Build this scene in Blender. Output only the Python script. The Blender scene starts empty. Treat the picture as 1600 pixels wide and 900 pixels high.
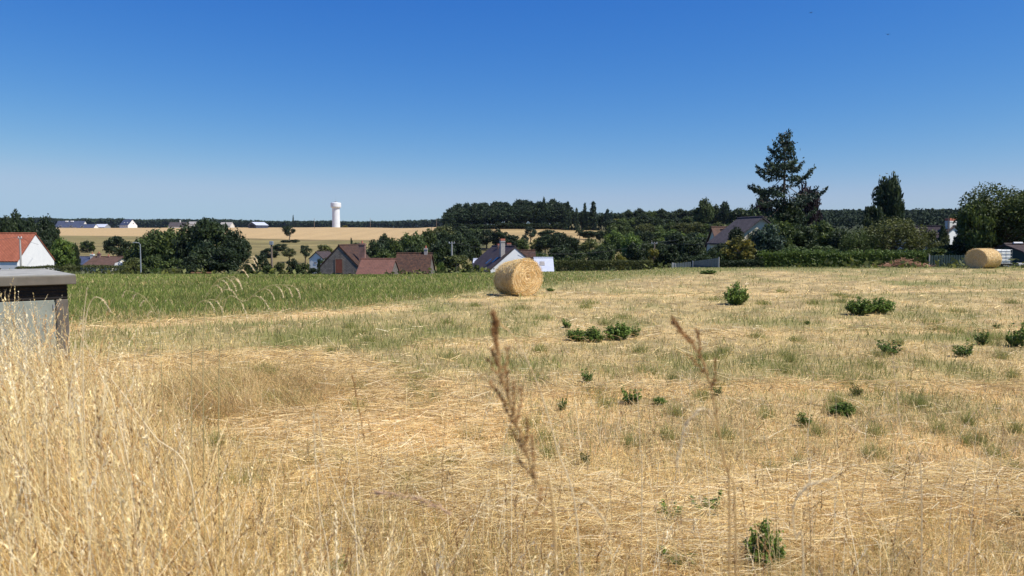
import bpy, math, random
import numpy as np
from mathutils import Vector, Matrix

R = math.radians
sc = bpy.context.scene
COL = sc.collection

# ------------------------------------------------------------------ camera
F = 1209.0                       # focal length in pixels of the 1600 wide photograph
EYE = 2.2
PITCH = math.atan(77 / F)
cam_d = bpy.data.cameras.new('camera')
cam = bpy.data.objects.new('camera', cam_d)
COL.objects.link(cam)
cam.location = (0, 0, EYE)
cam.rotation_euler = (R(90) - PITCH, 0, 0)
cam_d.sensor_width = 36
cam_d.lens = 36 * F / 1600
cam_d.clip_start = 0.05
cam_d.clip_end = 9000
cam_d.dof.use_dof = True
cam_d.dof.focus_distance = 22
cam_d.dof.aperture_fstop = 4.6
sc.camera = cam

# ------------------------------------------------------------------ sky, sun, exposure
SUN_EL, SUN_AZ = R(57), R(112)   # azimuth clockwise from +Y (the viewing direction)
world = bpy.data.worlds.new('World')
sc.world = world
world.use_nodes = True
wn = world.node_tree
wn.nodes.clear()
wo = wn.nodes.new('ShaderNodeOutputWorld')
bg = wn.nodes.new('ShaderNodeBackground')
sky = wn.nodes.new('ShaderNodeTexSky')
sky.sky_type = 'NISHITA'
sky.sun_disc = False
sky.sun_elevation = SUN_EL
sky.sun_rotation = SUN_AZ
sky.altitude = 150
sky.air_density = 1.0
sky.dust_density = 0.15
sky.ozone_density = 2.5
SKY = 0.115
bg.inputs['Strength'].default_value = SKY
# the photograph's deep blue: a gamma per channel on the sky's own gradient
sp = wn.nodes.new('ShaderNodeSeparateColor'); cb = wn.nodes.new('ShaderNodeCombineColor')
wn.links.new(sky.outputs[0], sp.inputs[0])
for i_, (k_, p_) in enumerate(((1.016, 1.95), (0.726, 1.2), (0.82, 0.55))):
    q1 = wn.nodes.new('ShaderNodeMath'); q1.operation = 'POWER'; q1.inputs[1].default_value = p_
    q2 = wn.nodes.new('ShaderNodeMath'); q2.operation = 'MULTIPLY'
    q2.inputs[1].default_value = k_ * SKY ** (p_ - 1) / 2 ** 0.3
    q3 = wn.nodes.new('ShaderNodeMath'); q3.operation = 'SMOOTH_MIN'
    q3.inputs[1].default_value = (0.385, 0.54, 0.72)[i_] / SKY / 2 ** 0.3; q3.inputs[2].default_value = 0.10 / SKY
    wn.links.new(sp.outputs[i_], q1.inputs[0]); wn.links.new(q1.outputs[0], q2.inputs[0])
    wn.links.new(q2.outputs[0], q3.inputs[0]); wn.links.new(q3.outputs[0], cb.inputs[i_])
wn.links.new(cb.outputs[0], bg.inputs['Color'])
wn.links.new(bg.outputs[0], wo.inputs['Surface'])

sun_d = bpy.data.lights.new('sun', 'SUN')
sun_d.energy = 4.9
sun_d.angle = R(0.53)
sun_d.color = (1.0, 0.95, 0.87)
sun = bpy.data.objects.new('sun', sun_d)
COL.objects.link(sun)
SV = Vector((math.sin(SUN_AZ) * math.cos(SUN_EL), math.cos(SUN_AZ) * math.cos(SUN_EL), math.sin(SUN_EL)))
sun.rotation_euler = SV.to_track_quat('Z', 'Y').to_euler()
sun.location = SV * 50

sc.view_settings.view_transform = 'Standard'
sc.view_settings.look = 'None'
sc.view_settings.exposure = 0.33
sc.view_settings.gamma = 1.0
sc.view_settings.use_curve_mapping = False
sc.render.engine = 'CYCLES'
sc.cycles.max_bounces = 8
sc.cycles.diffuse_bounces = 5
sc.cycles.glossy_bounces = 2
sc.cycles.transmission_bounces = 3
sc.cycles.use_denoising = True
try:
    sc.cycles.denoiser = 'OPENIMAGEDENOISE'
except Exception:
    pass

# ------------------------------------------------------------------ numeric helpers
rng = np.random.default_rng(7)

def _hash(ix, iy, seed):
    h = (ix.astype(np.int64) * 374761393 + iy.astype(np.int64) * 668265263 + seed * 1442695041) & 0x7fffffff
    h = ((h ^ (h >> 13)) * 1274126177) & 0x7fffffff
    return ((h ^ (h >> 16)) & 0xffff) / 65535.0

def vnoise(x, y, seed=0):
    x = np.asarray(x, float); y = np.asarray(y, float)
    ix = np.floor(x); iy = np.floor(y)
    fx = x - ix; fy = y - iy
    fx = fx * fx * (3 - 2 * fx); fy = fy * fy * (3 - 2 * fy)
    a = _hash(ix, iy, seed); b = _hash(ix + 1, iy, seed)
    c = _hash(ix, iy + 1, seed); d = _hash(ix + 1, iy + 1, seed)
    return (a * (1 - fx) + b * fx) * (1 - fy) + (c * (1 - fx) + d * fx) * fy

def fbm(x, y, seed=0, o=3):
    s = 0; a = 0.5; t = 0
    for k in range(o):
        s = s + a * vnoise(x, y, seed + 17 * k); t += a
        a *= 0.5; x = x * 2.03 + 5.1; y = y * 2.03 + 1.7
    return s / t

def sstep(a, b, x):
    t = np.clip((x - a) / (b - a), 0, 1)
    return t * t * (3 - 2 * t)

# ------------------------------------------------------------------ terrain height
PROF = [
 (-0.80, [(0,0),(44,0),(52,-.25),(60,-.8),(75,-1.7),(110,-3.8),(150,-6),(200,-6.5),(235,-5),(420,0.9),(560,5.6),(900,15),(1300,21),(1500,25),(3800,26)]),
 (-0.14, [(0,0),(44,0),(52,-.25),(60,-.9),(75,-1.9),(110,-4.2),(150,-6),(200,-6.5),(235,-5),(420,0.9),(560,5.6),(900,15),(1300,14),(1500,15),(3800,16)]),
 (-0.05, [(0,0),(46,0),(54,-.2),(62,-.7),(80,-1.8),(115,-4.2),(160,-6),(200,-5.6),(300,0.9),(420,7.4),(480,10),(600,13),(900,17),(1500,20),(3800,20)]),
 ( 0.12, [(0,0),(48,0),(56,-.15),(64,-.7),(80,-1.6),(115,-3.8),(160,-5),(200,-4.4),(300,1.2),(420,7.4),(480,10),(600,13),(900,18),(1500,22),(3800,22)]),
 ( 0.22, [(0,0),(56,0),(62,-.1),(72,-.6),(90,-1.4),(130,-3.2),(180,-3.2),(240,0),(300,3.5),(420,9),(600,15),(900,20),(1200,24),(1500,22),(3800,20)]),
 ( 0.80, [(0,0),(60,0),(68,-.1),(76,-.4),(90,-.9),(130,-2.2),(180,-2.2),(240,0),(300,3.5),(420,9),(600,16),(900,24),(1200,24),(1500,22),(3800,20)]),
]
def bank(X, Y):
    edge = np.interp(X, [-14, -7, -5, -3, -1, 0.5, 6], [9.5, 9.5, 8.2, 6.2, 4.0, 3.3, 2.9])
    return 0.58 * (1 - sstep(-2.6, 0.6, Y - edge))

def H(X, Y):
    X = np.asarray(X, float); Y = np.asarray(Y, float)
    s = np.clip(X / np.maximum(Y, 20), -0.8, 0.8)
    zs = [np.interp(np.maximum(Y, 0), [p[0] for p in pr], [p[1] for p in pr]) for _, pr in PROF]
    S = [p[0] for p in PROF]
    z = zs[0].copy()
    for i in range(len(S) - 1):
        t = sstep(S[i], S[i + 1], s)
        z = np.where(s > S[i], zs[i] * (1 - t) + zs[i + 1] * t, z)
    z = z + 0.05 * (fbm(X / 2.3, Y / 2.3, 3) - 0.5) * sstep(70, 30, Y) * 1.3
    z = z + (fbm(X / 60, Y / 60, 9) - 0.5) * 1.6 * sstep(90, 240, Y)
    return z + bank(X, Y)

def h(x, y):
    return float(H(np.array([x]), np.array([y]))[0])

def P(px, py, Y):
    a = (px - 800) / F; v = (450 - py) / F
    dy = math.cos(PITCH) + v * math.sin(PITCH)
    dz = -math.sin(PITCH) + v * math.cos(PITCH)
    k = Y / dy
    return Vector((a * k, Y, EYE + dz * k))

def GX(px, Y):
    return (px - 800) / F * Y / math.cos(PITCH)

# ------------------------------------------------------------------ object helpers
def tag(o, label, cat, group=None, kind=None):
    if label: o['label'] = label
    if cat: o['category'] = cat
    if group: o['group'] = group
    if kind: o['kind'] = kind
    return o

def empty(name, loc, label, cat, group=None, rz=0.0):
    o = bpy.data.objects.new(name, None)
    COL.objects.link(o)
    o.empty_display_size = 0.3
    o.location = loc
    o.rotation_euler = (0, 0, rz)
    return tag(o, label, cat, group)

def link(name, me, parent=None, mat=None, loc=None):
    o = bpy.data.objects.new(name, me)
    COL.objects.link(o)
    if parent is not None: o.parent = parent
    if loc is not None: o.location = loc
    if mat is not None:
        if not me.materials: me.materials.append(mat)
        o.material_slots[0].link = 'OBJECT'
        o.material_slots[0].material = mat
    return o

def mesh_np(name, verts, faces, colors=None, mat=None, smooth=False, extra=None):
    """verts (N,3); faces (M,k) one k"""
    me = bpy.data.meshes.new(name)
    verts = np.ascontiguousarray(verts, dtype=np.float32)
    faces = np.ascontiguousarray(faces, dtype=np.int32)
    n, k = faces.shape
    me.vertices.add(len(verts)); me.vertices.foreach_set('co', verts.ravel())
    me.loops.add(n * k); me.loops.foreach_set('vertex_index', faces.ravel())
    me.polygons.add(n)
    me.polygons.foreach_set('loop_start', np.arange(0, n * k, k, dtype=np.int32))
    me.polygons.foreach_set('loop_total', np.full(n, k, dtype=np.int32))
    if smooth: me.polygons.foreach_set('use_smooth', np.ones(n, dtype=bool))
    me.update(calc_edges=True)
    if colors is not None:
        a = me.color_attributes.new('col', 'FLOAT_COLOR', 'POINT')
        c = np.ones((len(verts), 4), dtype=np.float32); c[:, :3] = colors
        a.data.foreach_set('color', c.ravel())
    if extra is not None:
        for kx, v in extra.items():
            a = me.attributes.new(kx, 'FLOAT', 'POINT')
            a.data.foreach_set('value', np.ascontiguousarray(v, dtype=np.float32))
    if mat: me.materials.append(mat)
    return me

class MB:
    """collects simple solids; builds ONE mesh"""
    def __init__(self): self.v = []; self.f = []
    def add(self, vs, fs):
        b = len(self.v); self.v += [tuple(v) for v in vs]; self.f += [tuple(b + i for i in f) for f in fs]
        return self
    def box(self, x0, x1, y0, y1, z0, z1, M=None):
        vs = [Vector((x, y, z)) for z in (z0, z1) for y in (y0, y1) for x in (x0, x1)]
        if M is not None: vs = [M @ v for v in vs]
        return self.add(vs, [(0,2,3,1),(4,5,7,6),(0,1,5,4),(1,3,7,5),(3,2,6,7),(2,0,4,6)])
    def prism(self, prof, y0, y1):
        """prof: list of (x,z) counter-clockwise seen from -Y; extruded along Y"""
        n = len(prof)
        vs = [(x, y0, z) for x, z in prof] + [(x, y1, z) for x, z in prof]
        fs = [tuple(range(n)), tuple(range(2 * n - 1, n - 1, -1))]
        fs += [(i + n, (i + 1) % n + n, (i + 1) % n, i) for i in range(n)]
        return self.add(vs, fs)
    def tube(self, pts, radii, n=6, caps=True):
        pts = [Vector(p) for p in pts]
        rings = []
        for i, p in enumerate(pts):
            t = (pts[min(i + 1, len(pts) - 1)] - pts[max(i - 1, 0)]).normalized()
            a = t.cross(Vector((0.31, 0.95, 0.05)))
            if a.length < 1e-3: a = t.cross(Vector((1, 0, 0)))
            a.normalize(); b = t.cross(a)
            r = radii[i] if hasattr(radii, '__len__') else radii
            rings.append([p + (a * math.cos(2 * math.pi * k / n) + b * math.sin(2 * math.pi * k / n)) * r for k in range(n)])
        vs = [v for rg in rings for v in rg]
        fs = []
        for i in range(len(pts) - 1):
            for k in range(n):
                fs.append((i*n+k, i*n+(k+1) % n, (i+1)*n+(k+1) % n, (i+1)*n+k))
        if caps:
            fs.append(tuple(range(n - 1, -1, -1)))
            fs.append(tuple((len(pts)-1)*n + k for k in range(n)))
        return self.add(vs, fs)
    def lathe(self, prof, n=24):
        vs = []; fs = []
        for r, z in prof:
            for k in range(n):
                vs.append((r*math.cos(2*math.pi*k/n), r*math.sin(2*math.pi*k/n), z))
        for i in range(len(prof)-1):
            for k in range(n):
                fs.append((i*n+k, i*n+(k+1) % n, (i+1)*n+(k+1) % n, (i+1)*n+k))
        fs.append(tuple(range(n-1, -1, -1))); fs.append(tuple((len(prof)-1)*n+k for k in range(n)))
        return self.add(vs, fs)
    def build(self, name, mat, parent=None, smooth=False, bevel=0):
        me = bpy.data.meshes.new(name)
        me.from_pydata(self.v, [], self.f)
        me.update()
        if smooth:
            me.polygons.foreach_set('use_smooth', np.ones(len(me.polygons), dtype=bool))
        me.materials.append(mat)
        o = bpy.data.objects.new(name, me)
        COL.objects.link(o)
        if parent is not None: o.parent = parent
        if bevel:
            b = o.modifiers.new('bevel', 'BEVEL'); b.width = bevel; b.segments = 2; b.limit_method = 'ANGLE'
        return o

# ------------------------------------------------------------------ materials
def mat_base(name, rough=0.8, spec=0.3):
    m = bpy.data.materials.new(name); m.use_nodes = True
    nt = m.node_tree; b = nt.nodes['Principled BSDF']
    b.inputs['Roughness'].default_value = rough
    b.inputs['Specular IOR Level'].default_value = spec
    return m, nt, b

def ramp(nt, fac, stops):
    r = nt.nodes.new('ShaderNodeValToRGB')
    el = r.color_ramp.elements
    while len(el) < len(stops): el.new(0.5)
    for e, (p, c) in zip(el, stops):
        e.position = p; e.color = (*c, 1)
    nt.links.new(fac, r.inputs[0])
    return r.outputs[0]

def texn(nt, scale, detail=4, rough=0.6, coord='Object', stretch=None):
    tc = nt.nodes.new('ShaderNodeTexCoord')
    n = nt.nodes.new('ShaderNodeTexNoise')
    n.inputs['Scale'].default_value = scale; n.inputs['Detail'].default_value = detail
    n.inputs['Roughness'].default_value = rough
    if stretch:
        mp = nt.nodes.new('ShaderNodeMapping'); mp.inputs['Scale'].default_value = stretch
        nt.links.new(tc.outputs[coord], mp.inputs[0]); nt.links.new(mp.outputs[0], n.inputs['Vector'])
    else:
        nt.links.new(tc.outputs[coord], n.inputs['Vector'])
    return n.outputs['Fac']

def noisy(name, c1, c2, scale=3, rough=0.85, bump=0.0, spec=0.3, stretch=None, metal=0.0, detail=5):
    m, nt, b = mat_base(name, rough, spec)
    f = texn(nt, scale, detail, 0.65, stretch=stretch)
    nt.links.new(ramp(nt, f, [(0.3, c1), (0.7, c2)]), b.inputs['Base Color'])
    b.inputs['Metallic'].default_value = metal
    if bump:
        bp = nt.nodes.new('ShaderNodeBump'); bp.inputs['Strength'].default_value = bump
        nt.links.new(f, bp.inputs['Height']); nt.links.new(bp.outputs[0], b.inputs['Normal'])
    return m

def tiles(name, c1, c2, mortar, sx, sy, coord_rot=(0, 0, 0), rough=0.85, mort=0.02, c3=None, nscale=1.2):
    """courses of tiles, slates or stones with stained patches"""
    m, nt, b = mat_base(name, rough, 0.25)
    tc = nt.nodes.new('ShaderNodeTexCoord')
    mp = nt.nodes.new('ShaderNodeMapping'); mp.inputs['Rotation'].default_value = coord_rot
    nt.links.new(tc.outputs['Object'], mp.inputs[0])
    br = nt.nodes.new('ShaderNodeTexBrick')
    br.inputs['Color1'].default_value = (*c1, 1); br.inputs['Color2'].default_value = (*c2, 1)
    br.inputs['Mortar'].default_value = (*mortar, 1)
    br.inputs['Scale'].default_value = 1.0; br.inputs['Mortar Size'].default_value = mort
    br.inputs['Brick Width'].default_value = sx; br.inputs['Row Height'].default_value = sy
    nt.links.new(mp.outputs[0], br.inputs['Vector'])
    f = texn(nt, nscale, 6, 0.7)
    mx = nt.nodes.new('ShaderNodeMix'); mx.data_type = 'RGBA'; mx.blend_type = 'MULTIPLY'
    mx.inputs[0].default_value = 1.0
    nt.links.new(br.outputs['Color'], mx.inputs[6])
    c3 = c3 or (0.6, 0.6, 0.6)
    nt.links.new(ramp(nt, f, [(0.35, c3), (0.6, (1.05, 1.05, 1.05))]), mx.inputs[7])
    nt.links.new(mx.outputs[2], b.inputs['Base Color'])
    return m

def leafmat(name, c, var=0.35, trans=0.3, hue=(1.25, 1.1, 0.6), rough=0.55):
    """foliage: object-to-object and leaf-to-leaf variation of the leaf's own colour"""
    m = bpy.data.materials.new(name); m.use_nodes = True
    nt = m.node_tree; b = nt.nodes['Principled BSDF']
    b.inputs['Roughness'].default_value = rough; b.inputs['Specular IOR Level'].default_value = 0.25
    at = nt.nodes.new('ShaderNodeAttribute'); at.attribute_name = 'v'
    c1 = tuple(x * (1 - var) for x in c); c2 = tuple(x * (1 + var) * k for x, k in zip(c, hue))
    rp = ramp(nt, at.outputs['Fac'], [(0.0, c1), (0.55, c), (1.0, c2)])
    oi = nt.nodes.new('ShaderNodeObjectInfo')
    hs = nt.nodes.new('ShaderNodeHueSaturation')
    mr = nt.nodes.new('ShaderNodeMapRange'); mr.inputs[3].default_value = 0.8; mr.inputs[4].default_value = 1.25
    nt.links.new(oi.outputs['Random'], mr.inputs[0]); nt.links.new(mr.outputs[0], hs.inputs['Value'])
    nt.links.new(rp, hs.inputs['Color'])
    nt.links.new(hs.outputs[0], b.inputs['Base Color'])
    tr = nt.nodes.new('ShaderNodeBsdfTranslucent'); nt.links.new(hs.outputs[0], tr.inputs['Color'])
    mx = nt.nodes.new('ShaderNodeMixShader'); mx.inputs[0].default_value = trans
    nt.links.new(b.outputs[0], mx.inputs[1]); nt.links.new(tr.outputs[0], mx.inputs[2])
    nt.links.new(mx.outputs[0], nt.nodes['Material Output'].inputs['Surface'])
    return m

def bladed(name, trans=0.3, rough=0.6, spec=0.3):
    m = bpy.data.materials.new(name); m.use_nodes = True
    nt = m.node_tree; b = nt.nodes['Principled BSDF']
    b.inputs['Roughness'].default_value = rough; b.inputs['Specular IOR Level'].default_value = spec
    at = nt.nodes.new('ShaderNodeAttribute'); at.attribute_name = 'col'
    nt.links.new(at.outputs['Color'], b.inputs['Base Color'])
    tr = nt.nodes.new('ShaderNodeBsdfTranslucent'); nt.links.new(at.outputs['Color'], tr.inputs['Color'])
    mx = nt.nodes.new('ShaderNodeMixShader'); mx.inputs[0].default_value = trans
    nt.links.new(b.outputs[0], mx.inputs[1]); nt.links.new(tr.outputs[0], mx.inputs[2])
    nt.links.new(mx.outputs[0], nt.nodes['Material Output'].inputs['Surface'])
    return m

M = {}
M['blade'] = bladed('grass_blades', 0.32, 0.75, 0.08)
M['broad'] = leafmat('leaf_mid_green', (0.072, 0.102, 0.028))
M['dark'] = leafmat('leaf_dark_green', (0.036, 0.056, 0.022))
M['bright'] = leafmat('leaf_bright_green', (0.10, 0.15, 0.032))
M['olive'] = leafmat('leaf_olive_green', (0.095, 0.11, 0.034))
M['yellow'] = leafmat('leaf_yellow_green', (0.19, 0.18, 0.035), hue=(1.3, 1.1, 0.5))
M['golden'] = leafmat('leaf_golden', (0.12, 0.12, 0.03), var=0.5, hue=(1.7, 1.2, 0.5))
M['purple'] = leafmat('leaf_purple_brown', (0.038, 0.026, 0.028), hue=(1.2, 1.2, 1.2))
M['blueleaf'] = leafmat('leaf_blue_green', (0.040, 0.066, 0.042), hue=(1.2, 1.2, 1.0))
M['pine'] = leafmat('pine_needles', (0.034, 0.056, 0.026), trans=0.12)
M['spruce'] = leafmat('spruce_needles', (0.038, 0.062, 0.034), trans=0.12, var=0.45, hue=(1.5, 1.4, 0.8))
M['weed'] = leafmat('weed_leaves', (0.095, 0.155, 0.038), trans=0.25)
M['far'] = leafmat('far_wood_leaves', (0.036, 0.056, 0.030), trans=0.1, var=.2, hue=(1.1, 1.1, 0.9), rough=.9)
M['bark'] = noisy('bark', (0.09, 0.07, 0.05), (0.19, 0.15, 0.11), 9, 0.95, 0.4, stretch=(1, 1, .2))
M['white'] = noisy('white_render', (0.72, 0.72, 0.70), (0.82, 0.81, 0.78), 1.3, 0.9)
M['offwhite'] = noisy('old_white_render', (0.52, 0.50, 0.44), (0.74, 0.72, 0.66), 0.7, 0.9)
M['cream'] = noisy('cream_render', (0.60, 0.54, 0.40), (0.70, 0.64, 0.48), 1.1, 0.9)
M['glass'] = noisy('dark_window_glass', (0.03, 0.035, 0.045), (0.05, 0.06, 0.075), 1, 0.15, spec=0.6)
M['pvc'] = noisy('white_window_frame', (0.75, 0.75, 0.75), (0.8, 0.8, 0.8), 3, 0.5)
M['redtile'] = tiles('orange_red_tiles', (0.42, 0.14, 0.075), (0.34, 0.11, 0.06), (0.20, 0.07, 0.045), .25, .22, c3=(0.8, 0.78, 0.75))
M['oldtile'] = tiles('old_brown_tiles', (0.115, 0.055, 0.030), (0.07, 0.04, 0.026), (0.03, 0.02, 0.018), .3, .18, c3=(0.45, 0.45, 0.5), nscale=2.5)
M['mosstile'] = tiles('mossy_brown_tiles', (0.14, 0.075, 0.055), (0.10, 0.06, 0.048), (0.07, 0.045, 0.035), .3, .18, c3=(0.7, 0.75, 0.6))
M['pinktile'] = tiles('dull_red_tiles', (0.19, 0.085, 0.058), (0.15, 0.072, 0.050), (0.09, 0.05, 0.045), .3, .18, c3=(0.8, 0.8, 0.8))
M['slate'] = tiles('blue_slate', (0.085, 0.10, 0.16), (0.065, 0.08, 0.13), (0.05, 0.06, 0.09), .3, .2, rough=0.5)
M['purpleslate'] = tiles('purple_grey_slate', (0.115, 0.095, 0.095), (0.08, 0.068, 0.07), (0.04, 0.035, 0.035), .3, .2, rough=0.9, nscale=4)
M['darkroof'] = tiles('dark_brown_roof', (0.085, 0.06, 0.055), (0.06, 0.045, 0.042), (0.04, 0.03, 0.03), .3, .2, rough=0.7)
M['paleroof'] = noisy('pale_grey_sheet_roof', (0.42, 0.45, 0.52), (0.50, 0.53, 0.60), 2, 0.5)
M['greyroof'] = noisy('weathered_grey_roof', (0.22, 0.21, 0.20), (0.34, 0.31, 0.28), 2, 0.8)
M['stone'] = tiles('rubble_stone', (0.33, 0.29, 0.24), (0.20, 0.175, 0.15), (0.15, 0.13, 0.11), .38, .16, (R(90), 0, 0), mort=0.05, c3=(0.6, 0.6, 0.62), nscale=2)
M['brick'] = tiles('red_brick', (0.38, 0.15, 0.10), (0.30, 0.11, 0.075), (0.25, 0.2, 0.17), .22, .07, (R(90), 0, 0))
M['chimney'] = noisy('grey_render_chimney', (0.34, 0.31, 0.28), (0.44, 0.41, 0.37), 4, 0.9)
M['pot'] = noisy('terracotta', (0.42, 0.13, 0.08), (0.50, 0.18, 0.11), 5, 0.8)
M['rustdoor'] = noisy('red_brown_boards', (0.14, 0.045, 0.03), (0.26, 0.09, 0.05), 2, 0.8, stretch=(6, 1, 1))
M['concrete'] = noisy('concrete', (0.34, 0.33, 0.30), (0.46, 0.45, 0.41), 6, 0.9)
M['tower'] = noisy('white_concrete', (0.66, 0.68, 0.70), (0.76, 0.78, 0.80), 0.25, 0.8)
M['wood'] = noisy('weathered_pole_wood', (0.16, 0.12, 0.085), (0.26, 0.20, 0.15), 6, 0.9, stretch=(1, 1, .1))
M['metal'] = noisy('grey_metal', (0.30, 0.32, 0.33), (0.38, 0.40, 0.41), 4, 0.5, metal=0.3)
M['wire'] = noisy('black_cable', (0.03, 0.03, 0.03), (0.05, 0.05, 0.05), 4, 0.6)
M['kiosk'] = noisy('pale_grey_green_paint', (0.22, 0.245, 0.21), (0.33, 0.355, 0.30), 2.6, 0.55, spec=0.3)
M['kioskroof'] = noisy('weathered_concrete_slab', (0.22, 0.215, 0.19), (0.38, 0.37, 0.32), 3, 0.92, bump=0.2)
M['fascia'] = noisy('brown_grey_fascia', (0.12, 0.108, 0.085), (0.175, 0.155, 0.125), 5, 0.85, bump=0.1)
M['vent'] = noisy('black_louvres', (0.010, 0.009, 0.008), (0.022, 0.018, 0.016), 5, 0.7)
M['post'] = noisy('brown_concrete_pier', (0.10, 0.09, 0.075), (0.17, 0.15, 0.125), 6, 0.9)
M['greenmetal'] = noisy('dark_green_metal', (0.035, 0.06, 0.055), (0.05, 0.08, 0.072), 3, 0.55)
M['bluegreen'] = noisy('grey_green_sheet', (0.085, 0.105, 0.11), (0.12, 0.14, 0.145), 3, 0.55)
M['tank'] = noisy('white_translucent_plastic', (0.68, 0.69, 0.67), (0.78, 0.79, 0.77), 3, 0.4)
M['orangewood'] = noisy('orange_brown_boards', (0.30, 0.15, 0.075), (0.40, 0.21, 0.11), 5, 0.8)
M['bird'] = noisy('black_feathers', (0.015, 0.015, 0.02), (0.03, 0.03, 0.035), 5, 0.8)
M['brush'] = noisy('dry_brushwood', (0.22, 0.10, 0.06), (0.40, 0.24, 0.14), 9, 0.9)

# ------------------------------------------------------------------ the field: what grows where
BX = [-40, -16, -13, -10.7, -8.3, -6.5, -2.5, -1.1, 3.3, 7.7, 12.9, 18, 36, 60]
BY = [17, 18, 19, 20.1, 22.2, 23.7, 29.9, 33.7, 39.0, 46, 52, 57, 58.5, 58]
def green_edge(X, Y):
    """>0 where the unmown green grass stands"""
    return Y - np.interp(X, BX, BY) + 3.4 * (fbm(X / 2.5, Y / 3.5, 21) - 0.5) + 1.6 * (fbm(X / .7, Y / .9, 23) - 0.5)

def seg_dist(X, Y, pts):
    d = np.full(X.shape, 1e9)
    for (x0, y0), (x1, y1) in zip(pts[:-1], pts[1:]):
        dx, dy = x1 - x0, y1 - y0
        t = np.clip(((X - x0) * dx + (Y - y0) * dy) / (dx * dx + dy * dy), 0, 1)
        d = np.minimum(d, np.hypot(X - x0 - t * dx, Y - y0 - t * dy))
    return d

WIND = [  # windrows of lying hay: centre lines in metres, half width
 ([(-12, 18.0), (-8.6, 20.2), (-6.2, 21.9), (-3.6, 24.4)], 0.85),
 ([(-6.5, 12.8), (-4.6, 14.4), (-3.2, 13.2), (-1.7, 10.6), (-0.6, 9.0)], 0.9),
 ([(-2.6, 9.0), (-1.0, 7.4), (0.3, 6.3)], 0.8),
 ([(1.4, 5.6), (2.8, 6.6), (5.5, 6.4), (9, 7.2)], 0.85),
 ([(0.5, 10.6), (3.5, 11.3), (8, 11.0), (14, 12.5)], 0.3),
 ([(-2, 15.5), (4, 17.5), (12, 18.5), (22, 21)], 0.32),
 ([(-2, 27.5), (5, 30), (16, 32), (32, 36)], 0.6),
]
def windrow(X, Y):
    w = np.zeros(X.shape)
    n = 0.75 * (fbm(X / 1.7, Y / 1.7, 5) - 0.5)
    for pts, hw in WIND:
        w = np.maximum(w, 1 - sstep(0.45, 1.25, seg_dist(X, Y, pts) / hw + n))
    return w

def green_prob(X, Y):
    g = 0.17 + 0.48 * sstep(0.52, 0.78, fbm(X / 1.5, Y / 2.2, 33)) + 0.35 * sstep(0.55, 0.75, fbm(X / 5, Y / 6, 35))
    patch = sstep(1.0, 0.3, np.hypot((X + 3.6) / 4.2, (Y - 18.2) / 4.2))
    g = g + 0.26 * patch
    near_edge = sstep(-6, 0.5, green_edge(X, Y)) * sstep(-8, 0, X)
    g = g + 0.45 * near_edge
    g = g * (1 - 0.8 * windrow(X, Y))
    g = np.where(Y < 8, g * 0.45, g)
    return np.clip(g, 0, 0.95)

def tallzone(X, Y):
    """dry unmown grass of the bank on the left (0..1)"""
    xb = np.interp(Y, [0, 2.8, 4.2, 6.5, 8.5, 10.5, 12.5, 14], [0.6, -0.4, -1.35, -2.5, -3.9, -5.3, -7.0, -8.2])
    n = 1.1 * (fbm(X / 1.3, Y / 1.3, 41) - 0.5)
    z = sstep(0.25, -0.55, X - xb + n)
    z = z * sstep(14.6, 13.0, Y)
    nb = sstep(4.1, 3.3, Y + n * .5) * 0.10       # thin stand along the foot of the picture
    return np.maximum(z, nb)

def tanclump(X, Y):
    d = np.hypot((X + 3.7) / 1.75, (Y - 10.4) / 2.0) + 0.8 * (fbm(X / .8, Y / .8, 51) - 0.5)
    return sstep(1.05, 0.6, d)

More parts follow.
